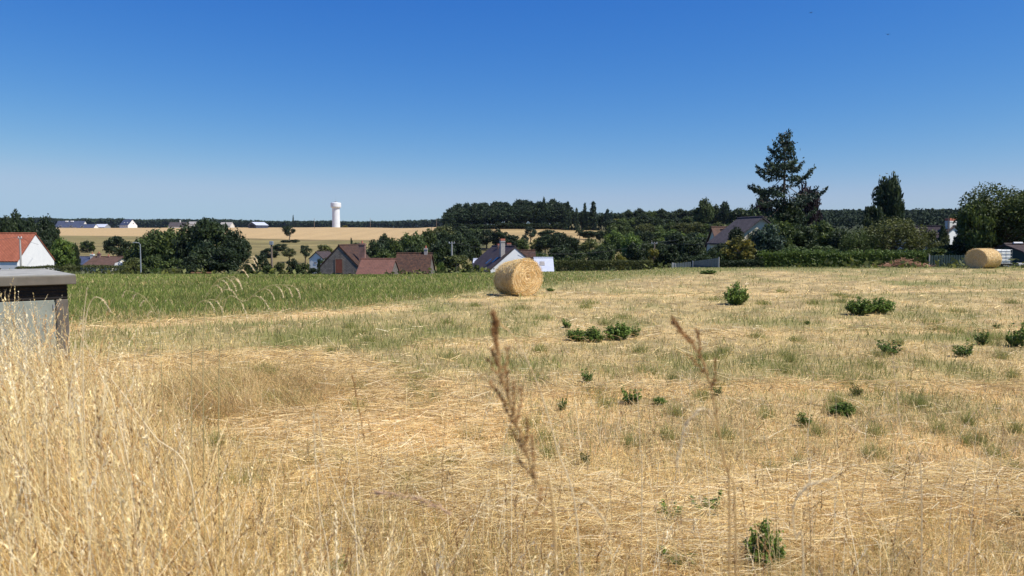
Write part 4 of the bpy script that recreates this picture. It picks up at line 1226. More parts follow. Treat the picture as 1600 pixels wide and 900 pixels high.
# far woods: one mass on each ridge
def far_wood(label, sp, Yc, x0, x1, seed, leaf, hgt, rows=4, step=7.5, rowgap=14):
    rs = np.random.default_rng(seed)
    C = []; S = []; v = []
    for r_ in range(rows):
        Y = Yc + r_ * rowgap
        X = np.arange(GX(x0, Y), GX(x1, Y), step * .5)
        X = X + rs.normal(size=len(X)) * step * .2
        Z = H(X, np.full(X.shape, Y))
        for x, z in zip(X, Z):
            R_ = rs.uniform(.55, 1.05) * step * .75; hh = hgt * (.85 + .3 * float(fbm(x / 45, Y / 45, 12))) * rs.uniform(.93, 1.06)
            m = 110
            u = rs.normal(size=(m, 3)); u /= np.linalg.norm(u, axis=1, keepdims=True)
            c = u * R_ * np.array([1, 1, .8]) + np.array([x, Y, z + hh - R_ * .8])
            low = rs.random(m) < .45
            c[low, 2] = z + rs.random(low.sum()) * (hh - R_ * .6); c[low, 1] = Y - R_ * .8 * rs.random(low.sum())
            C.append(c); S.append(np.full(m, leaf * .78) * rs.uniform(.6, 1.4, m)); v.append(rs.random() * .5 + rs.random(m) * .4)
    C = np.concatenate(C); S = np.concatenate(S); v = np.concatenate(v)
    V, Fq = leaf_quads(C, S, rs)
    o = link('distant_wood', mesh_np('distant_wood', V, Fq, extra={'v': np.repeat(v, 4)}), None, M['far'])
    tag(o, label, 'wood', kind='stuff')
far_wood('long dark wood closing the skyline behind the wheat hill and the water tower', None, 1330, -140, 760, 3, 2.6, 17.5)
far_wood('dark wooded ridge on the right skyline between the tall conifer and the spreading tree', None, 880, 1150, 1760, 4, 1.9, 13, rows=5)
far_wood('dark woods covering the hillside below the right-hand skyline', None, 330, 1250, 1760, 8, 1.2, 9, rows=9, rowgap=62)
far_wood('dark wooded ridge behind the straw field and the wooded slope', None, 640, 900, 1190, 6, 1.6, 9, rows=3)

# rough vegetation in the dip behind the field
rs = np.random.default_rng(77)
n = 26000
s_ = rs.uniform(-.72, .72, n); Y = rs.uniform(58, 150, n); X = s_ * Y
nz = fbm(X / 6, Y / 6, 90); keep = (nz > .47) & ~((np.abs(s_ - .04) < .032) & (Y < 106))
X, Y = X[keep], Y[keep]; Z = H(X, Y)
C = np.stack([X, Y, Z + rs.random(len(X)) ** 2 * .7], 1)
V, Fq = leaf_quads(C, rs.uniform(.15, .4, len(X)), rs)
o = link('rough_vegetation', mesh_np('rough_vegetation', V, Fq, extra={'v': np.repeat(rs.random(len(X)), 4)}), None, M['olive'])
tag(o, 'rough low weeds and brambles filling the dip behind the field', 'weeds', kind='stuff')

# heap of dry brushwood
pb = P(1412, 413, 62.5); g = h(pb.x, 62.5)
t = empty('brush_pile', (pb.x, 62.5, g), 'heap of reddish dry brushwood lying in front of the vine hedge', 'brush pile')
rs = np.random.default_rng(9)
b = MB()
for k in range(420):
    x = rs.normal() * .95; zt_ = max(.05, .62 - .42 * abs(x)) * rs.random(); y = rs.normal() * .35
    a = rs.uniform(0, 6.28); L_ = rs.uniform(.2, .5); el = rs.normal() * .35
    d = Vector((math.cos(a) * math.cos(el), math.sin(a) * math.cos(el) * .6, math.sin(el))) * L_
    p = Vector((x, y, zt_ + .05)); b.tube([p - d, p + d * .3 + Vector((0, 0, .04)), p + d], [.014, .012, .004], 4, caps=False)
b.build('branches', M['brush'], t)
b = MB()
for k in range(9):
    x = -1.5 + k * .38; b.tube([(x, .2, -.05), (x + .3, .3, .25 - .03 * abs(k - 4)), (x + .7, .1, .0)], [.16, .2, .1], 7)
b.build('heap', M['brush'], t)
# rubble by the shed
pb = P(1588, 416, 62); g = h(pb.x, 62)
t = empty('rubble_pile', (pb.x, 62, g), 'low heap of pale stones in front of the green shed', 'rubble')
for k in range(16):
    b = MB(); x = rs.normal() * .7; y = rs.normal() * .25; s = rs.uniform(.10, .2)
    pr = [(s * rs.uniform(.7, 1.1), 0.0), (s * rs.uniform(.9, 1.2), s * .5), (s * .6, s * .95)]
    b.lathe([(pr[0][0], 0), (pr[1][0], pr[1][1]), (pr[2][0], pr[2][1])], 7)
    o = b.build('stone', M['concrete'], t); o.location = (x, y, max(0, .12 - abs(x) * .08) + .02); o.rotation_euler = (rs.random(), rs.random(), rs.random() * 6)

# ------------------------------------------------------------------ ribbons of grass
def ribbons(root, L, az, th0, th1, width, col, seg=2, rs=None, taper=.25, power=1.0, colt=None):
    """curved tapering blades. th: angle from vertical at the root and at the tip. returns V,F,C,path"""
    rs = rs or rng
    N = len(root)
    u = np.stack([np.cos(az), np.sin(az), np.zeros(N)], 1)
    pts = np.zeros((N, seg + 1, 3)); pts[:, 0] = root
    tg = []
    for i in range(seg):
        t = ((i + .5) / seg) ** power
        th = th0 + (th1 - th0) * t
        d = u * np.sin(th)[:, None] + np.array([0, 0, 1.0]) * np.cos(th)[:, None]
        tg.append(d)
        pts[:, i + 1] = pts[:, i] + d * (L / seg)[:, None]
    r = rs.normal(size=(N, 3))
    side = np.cross(tg[0], r); side /= np.linalg.norm(side, axis=1, keepdims=True) + 1e-9
    V = np.zeros((N, seg + 1, 2, 3)); C = np.zeros((N, seg + 1, 2, 3))
    for i in range(seg + 1):
        w = width * (1 - (1 - taper) * (i / seg))
        V[:, i, 0] = pts[:, i] - side * w[:, None] * .5
        V[:, i, 1] = pts[:, i] + side * w[:, None] * .5
        cc = col if colt is None else col * (1 - i / seg) + colt * (i / seg)
        C[:, i, 0] = cc; C[:, i, 1] = cc
    base = (np.arange(N) * (seg + 1) * 2)[:, None]
    Fs = []
    for i in range(seg):
        a = base + i * 2
        Fs.append(np.concatenate([a, a + 1, a + 3, a + 2], 1))
    Fq = np.stack(Fs, 1).reshape(-1, 4)
    return V.reshape(-1, 3), Fq, C.reshape(-1, 3), pts

class Acc:
    def __init__(s): s.V = []; s.F = []; s.C = []; s.n = 0
    def add(s, V, Fq, C, *_):
        s.V.append(V.astype(np.float32)); s.F.append((Fq + s.n).astype(np.int32)); s.C.append(C.astype(np.float32)); s.n += len(V)
    def make(s, name, label, cat, kind='stuff', mat='blade', parent=None):
        me = mesh_np(name, np.concatenate(s.V), np.concatenate(s.F), np.concatenate(s.C))
        o = link(name, me, parent, M[mat])
        if parent is None: tag(o, label, cat, kind=kind)
        return o

def mixcol(N, pal, rs, jit=.12):
    pal = np.array(pal); k = rs.integers(0, len(pal), N)
    return pal[k] * (1 + rs.normal(size=(N, 1)) * jit).clip(.5, 1.6)

STRAW = [(0.813, 0.61, 0.272), (0.863, 0.683, 0.342), (0.752, 0.548, 0.221), (0.874, 0.714, 0.402), (0.671, 0.476, 0.201), (0.834, 0.631, 0.302), (0.447, 0.32, 0.131)]
PALE = [(0.895, 0.744, 0.422), (0.874, 0.704, 0.352), (0.915, 0.807, 0.544), (0.813, 0.641, 0.302)]
BROWN = [(.40, .25, .11), (.32, .19, .08), (.46, .31, .15)]
GREEN = [(.25, .28, .075), (.30, .31, .095), (.36, .34, .12), (.19, .23, .06), (.46, .40, .17)]
FGREEN = [(.19, .25, .052), (.24, .28, .07), (.155, .215, .045), (.34, .33, .12), (.22, .26, .065)]

def field_pts(N, Y0, Y1, rs, pw=1.0, sm=.80):
    u = rs.uniform(Y1 ** -pw, Y0 ** -pw, N); Y = u ** (-1 / pw)
    X = rs.uniform(-sm, sm, N) * Y + rs.uniform(-1.6, 1.6, N)
    return X, Y

def keepout(X, Y):
    """kiosk footprint and bales keep free of stubble"""
    k = ~((X < -7.6) & (X > -13) & (np.abs((X + 9.6) * .63 - (Y - 13.6) * .78 ) < 0))
    for (bx_, by_, r_) in ((0.2, 30.3, .75),):
        k &= np.hypot(X - bx_, Y - by_) > r_
    return k

# --- stubble: short stems, dry and green
rs = np.random.default_rng(11)
A = Acc()
X, Y = field_pts(400000, 2.6, 63, rs)
ge = green_edge(X, Y); tz = tallzone(X, Y)
m = (ge < .8) & (rs.random(len(X)) > tz * .6) & keepout(X, Y)
X, Y = X[m], Y[m]; N = len(X)
gp = green_prob(X, Y); isg = rs.random(N) < gp
Z = H(X, Y)
wd = windrow(X, Y)
L = np.where(isg, rs.uniform(.05, .15, N) * (1 + .6 * (gp > .5)), rs.uniform(.03, .13, N)) * (1 + .006 * Y)
wdt = np.maximum(.0030, .00078 * Y ** .95) * rs.uniform(.7, 1.4, N)
th0 = np.abs(rs.normal(size=N)) * np.where(isg, .25, .5); th1 = th0 + rs.uniform(0, .9, N)
patch = fbm(X / 1.1, Y / 1.6, 77)[:, None]; patch2 = fbm(X / 6, Y / 5, 79)[:, None]
cs = mixcol(N, STRAW, rs, .26) * (.84 + .44 * patch) * np.array([.98, 1.0, 1.06]) * np.where(patch2 > .5, np.array([[1.05, 1.0, .98]]), np.array([[.97, .97, .90]]))
cg = mixcol(N, GREEN, rs)
C = np.where(isg[:, None], cg, cs)
A.add(*ribbons(np.stack([X, Y, Z - .005], 1), L, rs.uniform(0, 6.28, N), th0, th1, wdt, C, 2, rs))
# --- lying straw over the stubble
X, Y = field_pts(330000, 2.6, 62, rs)
ge = green_edge(X, Y); wd = windrow(X, Y); gp = green_prob(X, Y)
m = (ge < .2) & (rs.random(len(X)) < np.clip(.26 + .9 * wd - .25 * gp, .05, 1)) & keepout(X, Y)
X, Y, wd = X[m], Y[m], wd[m]; N = len(X)
Z = H(X, Y) + rs.random(N) * (.035 + .13 * wd) + .005
L = rs.uniform(.05, .34, N) * (1 + .01 * Y)
az = np.where(rs.random(N) < .50, rs.normal(size=N) * .55 + np.where(rs.random(N) < .5, 0, math.pi), rs.uniform(0, 6.28, N)) + .15
th0 = math.pi / 2 + rs.normal(size=N) * .16 - .08; th1 = th0 + rs.uniform(-.1, .45, N)
wdt = np.maximum(.0032, .00072 * Y ** .92) * rs.uniform(.6, 1.5, N)
patch = fbm(X / 1.1, Y / 1.6, 77)[:, None]
col = np.where((rs.random(N) < .30 - .2 * wd * (Y > 9) + .35 * wd * (Y < 8))[:, None], mixcol(N, PALE, rs), mixcol(N, STRAW, rs, .22) * np.array([.97, .97, 1.04])) * (.80 + .34 * patch) * (1 - .10 * wd * (Y > 9))[:, None]
A.add(*ribbons(np.stack([X, Y, Z], 1), L, az, th0, th1, wdt, col, 2, rs, taper=.6))
A.make('mown_stubble', 'mown dry stubble and lying hay with green regrowth covering the field', 'stubble')

# --- unmown green grass behind
A = Acc()
X, Y = field_pts(330000, 16, 62, rs, pw=.6)
ge = green_edge(X, Y)
m = (ge > -.3) & (rs.random(len(X)) < sstep(-.5, .5, ge)); X, Y, ge = X[m], Y[m], ge[m]; N = len(X)
Z = H(X, Y)
tall = np.interp(X, [-20, -4, 3, 10, 40], [.24, .21, .16, .13, .12]) * (.6 + .8 * fbm(X / 4, Y / 6, 91)) * (.35 + .65 * sstep(0, 4, ge + .6)) * np.interp(Y, [26, 52], [1, .5])
L = tall * rs.uniform(.55, 1.25, N)
wdt = .00075 * Y * rs.uniform(.7, 1.3, N)
pt = fbm(X / 5, Y / 5, 93)[:, None]; right = sstep(-2, 6, X)[:, None]
col = mixcol(N, FGREEN, rs) * (.72 + .56 * pt)
dry = rs.random(N) < .07 + .24 * right[:, 0] + .50 * sstep(3.5, -.3, ge) + .16 * sstep(.55, .7, fbm(X / 9, Y / 2.5, 95))
col = np.where(dry[:, None], mixcol(N, STRAW, rs) * .85, col)
az = rs.uniform(0, 6.28, N); th0 = np.abs(rs.normal(size=N)) * .2; th1 = th0 + rs.uniform(.1, 1.1, N)
A.add(*ribbons(np.stack([X, Y, Z], 1), L, az, th0, th1, wdt, col, 3, rs))
A.make('green_meadow_grass', 'unmown green grass standing in the back left part of the field', 'grass')

# --- seed heads along stems
def heads(A, pts, frac0, nsp, ln, wd, colr, rs, spread=.5, droop=0.0):
    """pts (N,S+1,3): spikelets along the last part of each stem"""
    N, S1, _ = pts.shape
    for k in range(nsp):
        t = frac0 + (1 - frac0) * (k + rs.random(N)) / nsp
        f = t * (S1 - 1); i = np.minimum(f.astype(int), S1 - 2); fr = (f - i)[:, None]
        p0 = pts[np.arange(N), i]; p1 = pts[np.arange(N), i + 1]
        p = p0 * (1 - fr) + p1 * fr
        d = p1 - p0; d /= np.linalg.norm(d, axis=1, keepdims=True) + 1e-9
        d = d + rs.normal(size=(N, 3)) * spread; d[:, 2] -= droop
        d /= np.linalg.norm(d, axis=1, keepdims=True)
        side = np.cross(d, rs.normal(size=(N, 3))); side /= np.linalg.norm(side, axis=1, keepdims=True) + 1e-9
        l_ = (ln * rs.uniform(.6, 1.3, N) * (1.25 - .6 * (t - frac0) / (1 - frac0)))[:, None]; w_ = (wd * rs.uniform(.7, 1.3, N))[:, None]
        V = np.stack([p, p + d * l_ * .45 + side * w_ * .5, p + d * l_, p + d * l_ * .45 - side * w_ * .5], 1).reshape(-1, 3)
        Fq = np.arange(4 * N).reshape(N, 4)
        A.add(V, Fq, np.repeat(colr * rs.uniform(.8, 1.2, (N, 1)), 4, 0))

# --- tall dry grass of the bank
rs = np.random.default_rng(21)
A = Acc()
def scatter_zone(N, x0, x1, y0, y1, dens, rs, sm=None):
    u = rs.uniform(1 / y1 ** .6, 1 / y0 ** .6, N); Y = u ** (-1 / .6)
    X = rs.uniform(x0, x1, N)
    k = rs.random(N) < dens(X, Y)
    return X[k], Y[k]
X, Y = scatter_zone(215000, -13, 3.2, 2.0, 14.6, tallzone, rs)
inside = (X / np.maximum(Y, .1) > -.95)
# keep off the kiosk footprint
kx, ky = -7.78, 13.8
dx, dy = X - kx, Y - ky
au = dx * -0.777 + dy * -0.629; an = dx * 0.629 + dy * -0.777
onk = (au > .05) & (an < -.02)
m = inside & ~onk & (np.hypot(X, Y) > 1.7) & (rs.random(len(X)) < .10 + .90 * sstep(.38, .60, fbm(X / .28, Y / .28, 48))); X, Y = X[m], Y[m]; N = len(X)
Z = H(X, Y)
tz = tallzone(X, Y)
hz = np.interp(Y, [2, 5, 8, 11, 14], [.92, 1.0, 1.0, .98, .85]) * (.75 + .5 * fbm(X / 1.2, Y / 1.2, 44)) * (.55 + .45 * tz)
L = hz * rs.uniform(.35, 1.0, N) * np.where(rs.random(N) < .10, 1.35, 1.0)
lean = fbm(X / .9, Y / .9, 47)
az = rs.normal(size=N) * .25 + math.pi * .97 + (lean - .5) * 1.3          # leaning up-left as in the picture
az = np.where(rs.random(N) < .16, rs.uniform(0, 6.28, N), az)
th0 = np.abs(rs.normal(size=N)) * .16 + .18 + .30 * sstep(.35, .7, lean); th1 = th0 + np.abs(rs.normal(size=N)) * .26
wdt = np.maximum(.0021, .00044 * Y) * rs.uniform(.7, 1.35, N)
pt = fbm(X / .8, Y / .8, 46)[:, None]
col = np.where((rs.random(N) < .3)[:, None], mixcol(N, PALE, rs, .1), mixcol(N, STRAW, rs, .1) * np.array([1.03, 1.0, .88])) * (.82 + .36 * pt)
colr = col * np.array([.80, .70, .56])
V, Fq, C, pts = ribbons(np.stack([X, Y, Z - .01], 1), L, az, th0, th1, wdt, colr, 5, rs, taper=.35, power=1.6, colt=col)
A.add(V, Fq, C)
hd = rs.random(N) < .22
hc = np.where((rs.random(hd.sum()) < .3)[:, None], mixcol(hd.sum(), BROWN, rs) * 1.3, mixcol(hd.sum(), PALE, rs) * .95)
heads(A, pts[hd], .74, 14, .024, .0034, hc, rs, .20)
# loose leaves bent low between the stems
k = rs.random(N) < .3
X2, Y2, Z2 = X[k], Y[k], Z[k]; n2 = len(X2)
A.add(*ribbons(np.stack([X2, Y2, Z2 + rs.random(n2) * .25], 1), rs.uniform(.15, .45, n2), rs.uniform(0, 6.28, n2), rs.uniform(.3, 1.2, n2), rs.uniform(1.2, 2.6, n2),
               wdt[k] * 1.5, mixcol(n2, STRAW, rs, .15) * .95, 3, rs))
A.make('tall_dry_grass', 'tall golden dry grass standing on the bank in the left foreground', 'grass')

# --- tan clump beyond it
A = Acc()
X, Y = scatter_zone(50000, -8, -1.0, 7.0, 15, tanclump, rs); N = len(X); Z = H(X, Y)
tcl = tanclump(X, Y); bump = fbm(X / .5, Y / .5, 57)
L = rs.uniform(.12, .68, N) * (.30 + .70 * tcl) * (.40 + 1.1 * bump)
az = 6.28 * fbm(X / .7, Y / .7, 58) * 1.6 + rs.normal(size=N) * .5
th0 = np.abs(rs.normal(size=N)) * .3 + .1; th1 = th0 + np.abs(rs.normal(size=N)) * 1.0 + .3
col = mixcol(N, [(.76, .54, .25), (.66, .46, .20), (.84, .64, .34), (.54, .38, .16), (.46, .42, .17)], rs)
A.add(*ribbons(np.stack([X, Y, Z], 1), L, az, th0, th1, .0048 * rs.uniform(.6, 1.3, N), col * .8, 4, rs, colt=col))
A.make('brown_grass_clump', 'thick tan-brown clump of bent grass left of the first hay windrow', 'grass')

# --- scattered single stems with heads over the foreground
A = Acc()
rs = np.random.default_rng(31)
N = 4200
Y = 2.0 + 6.5 * rs.random(N) ** 1.3; X = rs.uniform(-.75, .75, N) * Y + rs.uniform(-.4, .4, N)
kk = rs.random(N) < np.interp(Y, [2, 3.8, 6, 8.5], [.9, .75, .45, .25]) * np.interp(X / Y, [-.5, -.1, .5], [1, .85, .5]); X, Y = X[kk], Y[kk]; N = len(X)
Z = H(X, Y)
L = rs.uniform(.35, .95, N); az = rs.uniform(0, 6.28, N)
th0 = np.abs(rs.normal(size=N)) * .12; th1 = th0 + np.abs(rs.normal(size=N)) * .5
col = mixcol(N, PALE, rs, .1)
V, Fq, C, pts = ribbons(np.stack([X, Y, Z], 1), L, az, th0, th1, .0042 * rs.uniform(.6, 1.4, N), col, 6, rs, taper=.4, power=2, colt=col)
A.add(V, Fq, C)
hc = np.where((rs.random(N) < .45)[:, None], mixcol(N, BROWN, rs), mixcol(N, PALE, rs))
heads(A, pts, .72, 18, .026, .0058, hc, rs, .26)
A.make('scattered_grass_stems', 'sparse dry stems with seed heads rising from the mown foreground', 'grass')

rs = np.random.default_rng(35)
A = Acc()
N = 1700
Y = rs.uniform(2.1, 8.5, N); s_ = rs.uniform(-.80, -.40, N); X = s_ * Y
kk = (rs.random(N) < np.interp(s_, [-.7, -.55, -.4], [1, .7, .15])); X, Y, s_ = X[kk], Y[kk], s_[kk]; N = len(X)
Z = H(X, Y)
L = np.interp(Y, [2, 7.5], [1.20, 1.30]) * rs.uniform(.75, 1.22, N) * np.interp(s_, [-.6, -.4], [1, .8])
az = np.where(rs.random(N) < .6, math.pi + rs.normal(size=N) * .8, rs.uniform(0, 6.28, N))
th0 = np.abs(rs.normal(size=N)) * .14; th1 = th0 + np.abs(rs.normal(size=N)) * .7
col = mixcol(N, PALE, rs, .12)
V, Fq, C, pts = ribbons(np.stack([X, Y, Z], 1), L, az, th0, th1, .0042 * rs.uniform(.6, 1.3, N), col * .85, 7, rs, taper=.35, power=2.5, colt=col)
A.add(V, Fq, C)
hc = np.where((rs.random(N) < .3)[:, None], mixcol(N, BROWN, rs) * 1.5, mixcol(N, PALE, rs))
heads(A, pts, .80, 20, .024, .0052, hc, rs, .32)
A.make('tall_bank_stems', 'tallest loose stems with seed heads reaching up in front of the utility cabin', 'grass')

# ------------------------------------------------------------------ single grass stems one can point to
def stem(path, r0, r1, heads_, label, colr, headcol, name='grass_stem', group=None, hl=.018, hw=.0055, nsp=60, f0=.6, spread=.35, droops=None, tufts=None):
    """path: list of world points root..tip"""
    base = Vector(path[0])
    pl = [Vector(p) - base for p in path]
    # Catmull resample
    Q = []
    for i in range(len(pl) - 1):
        p0 = pl[max(i - 1, 0)]; p1 = pl[i]; p2 = pl[i + 1]; p3 = pl[min(i + 2, len(pl) - 1)]
        for k in range(7):
            t_ = k / 7
            Q.append(.5 * ((2 * p1) + (p2 - p0) * t_ + (2 * p0 - 5 * p1 + 4 * p2 - p3) * t_ ** 2 + (3 * p1 - p0 - 3 * p2 + p3) * t_ ** 3))
    Q.append(pl[-1])
    t = empty(name, base, label, 'grass stem', group)
    b = MB(); n_ = len(Q)
    r0 = r0 * 1.7; r1 = r1 * 1.4
    b.tube(Q, [r0 + (r1 - r0) * i / (n_ - 1) for i in range(n_)], 6)
    o = b.build('stalk', M['blade'], t)
    def colr_(o, c):
        me = o.data; a = me.color_attributes.new('col', 'FLOAT_COLOR', 'POINT')
        cc = np.ones((len(me.vertices), 4), np.float32); cc[:, :3] = c
        a.data.foreach_set('color', cc.ravel())
    colr_(o, colr)
    rs = np.random.default_rng(int(abs(base.x * 1000)) + n_)
    hb = MB()
    def spikelet(p, d, l_, w_):
        d = d.normalized(); s = d.cross(Vector(rs.normal(size=3))).normalized(); s2 = d.cross(s)
        hb.add([p, p + d * l_ * .4 + s * w_ * .5, p + d * l_ * .4 + s2 * w_ * .45, p + d * l_ * .4 - s * w_ * .5, p + d * l_ * .4 - s2 * w_ * .45, p + d * l_],
               [(0, 2, 1), (0, 3, 2), (0, 4, 3), (0, 1, 4), (5, 1, 2), (5, 2, 3), (5, 3, 4), (5, 4, 1)])
    cnt = 0
    if tufts:      # panicle of short side branches pressed upward: (fraction, length, side)
        for (f_, ln, sd) in tufts:
            f = f_ * (n_ - 1); i = min(int(f), n_ - 2); p = Q[i].lerp(Q[i + 1], f - i); ax = (Q[i + 1] - Q[i]).normalized()
            d = (ax + Vector((sd, rs.normal() * .3, 0))).normalized(); pts_ = [p]
            for k in range(6):
                d = (d + ax * .10 + Vector(rs.normal(size=3)) * .05).normalized(); pts_.append(pts_[-1] + d * ln / 6)
            hb.tube(pts_, r1 * .7, 4)
            for k in range(1, 7):
                for q in range(3):
                    spikelet(pts_[k], (pts_[k] - pts_[k - 1]).normalized() + Vector(rs.normal(size=3)) * .3, hl, hw)
    if not droops:
        for k in range(nsp):
            f = (f0 + (1 - f0) * (k + rs.random()) / nsp) * (n_ - 1); i = min(int(f), n_ - 2)
            p = Q[i].lerp(Q[i + 1], f - i); d = (Q[i + 1] - Q[i]).normalized() + Vector(rs.normal(size=3)) * spread
            spikelet(p, d, hl * rs.uniform(.7, 1.3), hw * rs.uniform(.7, 1.2))
    else:      # hanging oat-like side branches: (fraction, length, direction x)
        for (f_, ln, dx_) in droops:
            f = f_ * (n_ - 1); i = min(int(f), n_ - 2); p = Q[i].lerp(Q[i + 1], f - i)
            pts_ = [p]; d = (Q[i + 1] - Q[i]).normalized()
            for k in range(8):
                d = (d + Vector((dx_ * .06, 0, -.34))).normalized(); pts_.append(pts_[-1] + d * ln / 8)
            hb.tube(pts_, r1 * .8, 4)
            for k in range(3, 9):
                for q in range(3):
                    spikelet(pts_[k] - d * .002, (pts_[k] - pts_[k - 1]).normalized() + Vector(rs.normal(size=3)) * .22, hl, hw)
    ho = hb.build('seed_head', M['blade'], t)
    n3 = len(ho.data.vertices)
    c3 = np.array(headcol)[None] * rs.uniform(.8, 1.2, (n3, 1))
    colr_(ho, c3)
    return t

def spath(Y, *pp):
    """pixel path at distance Y for the visible part, root added on the ground"""
    P3 = [P(px, py, Y + dy) for (px, py, dy) in pp]
    x0 = P3[0].x + (P3[0].x - P3[1].x) * .3; y0 = P3[0].y
    g = h(x0, y0)
    if P3[0].z > g + .03: P3 = [Vector((x0, y0, g))] + P3
    else: P3[0].z = g
    return P3

BR = (.43, .24, .10); TN = (.74, .54, .25); PL = (.88, .76, .50); GT = (.50, .46, .20)
stem(spath(1.15, (868, 880, 0), (835, 745, 0), (800, 640, 0), (778, 560, 0), (773, 492, 0)), .0014, .0005, 1, 'big dark brown seed head rising in the centre foreground below the nearer bale', TN, BR, nsp=110, f0=.36, hl=.010, hw=.0038, spread=.32,
     tufts=((.34, .045, .8), (.38, .04, -.35), (.41, .05, .35), (.45, .05, -.4), (.48, .045, .5), (.52, .055, -.25), (.55, .05, .6), (.58, .05, .3), (.61, .045, -.7), (.64, .04, .3), (.68, .045, -.3), (.71, .045, .55), (.75, .03, -.3), (.79, .03, .3), (.83, .03, -.2), (.88, .025, .2), (.92, .02, -.2)))
stem(spath(1.3, (1140, 850, 0), (1130, 720, 0), (1112, 610, 0), (1088, 545, 0), (1052, 506, 0)), .0013, .0005, 1, 'tall out-of-focus brown seed head bending left, right of centre', TN, BR, nsp=60, f0=.52, hl=.010, hw=.0040, spread=.3,
     tufts=((.6, .05, .5), (.66, .045, -.9), (.76, .04, .5), (.82, .035, -.4), (.9, .03, .3)))
stem(spath(1.35, (1150, 880, 0), (1135, 730, 0), (1108, 645, 0), (1075, 660, 0), (1058, 720, 0)), .0012, .0005, 1, 'pale seed head nodding over to the left, right of centre', TN, PL, nsp=60, f0=.55, hl=.013, hw=.0040, spread=.22)
stem(spath(1.9, (905, 860, 0), (870, 700, 0), (840, 600, 0), (806, 530, 0), (786, 510, 0)), .0014, .0006, 1, 'straw coloured stem crossing just behind the big dark brown seed head', PL, TN, nsp=40, f0=.55, hl=.012, hw=.0032, spread=.2)
stem(spath(2.4, (600, 900, 0), (585, 790, 0), (568, 680, 0), (551, 590, 0)), .0017, .0006, 1, 'tall thin brownish stem left of centre', TN, BR, nsp=36, f0=.72, hl=.018, hw=.0036, spread=.2)
stem(spath(2.6, (515, 900, 0), (500, 800, 0), (493, 720, 0), (490, 645, 0)), .0019, .0007, 1, 'pale stem with slim head in the left centre foreground', PL, PL, nsp=44, f0=.7, hl=.018, hw=.0040, spread=.25)
stem(spath(2.7, (573, 900, 0), (540, 800, 0), (510, 720, 0), (497, 650, 0)), .0017, .0006, 1, 'pale leaning stem touching the slim headed one', PL, PL, nsp=24, f0=.8, hl=.016, hw=.0035, spread=.2)
stem(spath(2.3, (1440, 760, 0), (1412, 690, 0), (1402, 620, 0), (1395, 556, 0)), .0012, .0006, 1, 'slender pale grass stem in front of the weeds on the right', PL, PL, nsp=30, f0=.5, hl=.014, hw=.0034, spread=.2)
stem(spath(2.6, (1003, 760, 0), (1000, 700, 0), (996, 620, 0), (985, 560, 0)), .0012, .0006, 1, 'very thin pale stem before the dark weed patch in the centre', PL, TN, nsp=18, f0=.7, hl=.014, hw=.0032, spread=.2)
stem(spath(1.7, (1255, 900, 0), (1243, 840, 0), (1240, 790, 0), (1262, 760, 0), (1300, 748, 0)), .0013, .0005, 1, 'pale stem arching over to the right at the lower right', PL, PL, nsp=50, f0=.55, hl=.016, hw=.0030, spread=.25)
stem(spath(1.6, (980, 900, 0), (960, 850, 0), (935, 800, 0), (905, 780, 0)), .0012, .0005, 1, 'short brown nodding head at the bottom centre', TN, PL, nsp=40, f0=.5, hl=.014, hw=.0034, spread=.25)
stem(spath(1.9, (736, 860, 0), (715, 815, 0), (680, 790, 0), (632, 774, 0), (590, 771, 0)), .0014, .0006, 1, 'pinkish seed head leaning left at the bottom centre', TN, (.60, .42, .28), nsp=80, f0=.45, hl=.018, hw=.0034, spread=.3)
# oat-like drooping stems on the left
OT = (.56, .50, .26)
stem(spath(4.2, (318, 520, 0), (340, 465, 0), (370, 425, 0), (390, 402, 0)), .0017, .0007, 1, 'tallest oat-like stem with drooping pale heads before the big dark trees', OT, PL, hl=.014, hw=.0042,
     droops=((.38, .10, 1), (.55, .11, .8), (.66, .07, .9), (.76, .07, 1), (.85, .075, 1), (.93, .06, 1), (1.0, .05, 1)))
stem(spath(4.3, (300, 530, 0), (322, 465, 0), (340, 438, 0), (362, 432, 0)), .0016, .0006, 1, 'lower oat-like stem crossing left of the tallest one', OT, PL, hl=.014, hw=.0040,
     droops=((.45, .09, 1), (.62, .07, 1), (.75, .09, 1), (.86, .10, 1), (1.0, .09, .6)))
stem(spath(4.0, (345, 510, 0), (385, 470, 0), (420, 447, 0), (455, 446, 0)), .0017, .0007, 1, 'oat-like stem arching right over the green grass', OT, PL, hl=.014, hw=.0042,
     droops=((.42, .11, 1), (.55, .12, 1), (.68, .08, 1), (.8, .08, 1), (.9, .07, 1), (1.0, .08, .8)))
stem(spath(4.6, (250, 520, 0), (243, 490, 0), (222, 462, 0), (196, 453, 0)), .0015, .0006, 1, 'oat-like stem bent to the left right of the kiosk', OT, PL, hl=.013, hw=.0038,
     droops=((.5, .06, -1), (.65, .06, -1), (.8, .05, -1), (.95, .05, -1)))
stem(spath(3.4, (108, 640, 0), (124, 560, 0), (130, 500, 0), (136, 450, 0)), .0022, .0008, 1, 'straight pale stem without head right of the kiosk corner', PL, PL, nsp=6, f0=.9, hl=.012, hw=.002)
stem(spath(3.5, (130, 590, 0), (134, 500, 0), (146, 466, 0), (162, 470, 0), (172, 486, 0)), .0016, .0007, 1, 'thin stem hooked over to the right beside the straight one', PL, PL, nsp=34, f0=.7, hl=.014, hw=.0034, spread=.25)
stem(spath(2.9, (210, 790, 0), (180, 640, 0), (155, 580, 0), (118, 508, 0)), .0021, .0008, 1, 'long pale stem leaning left over the tall grass', PL, TN, nsp=30, f0=.8, hl=.018, hw=.0036, spread=.25)
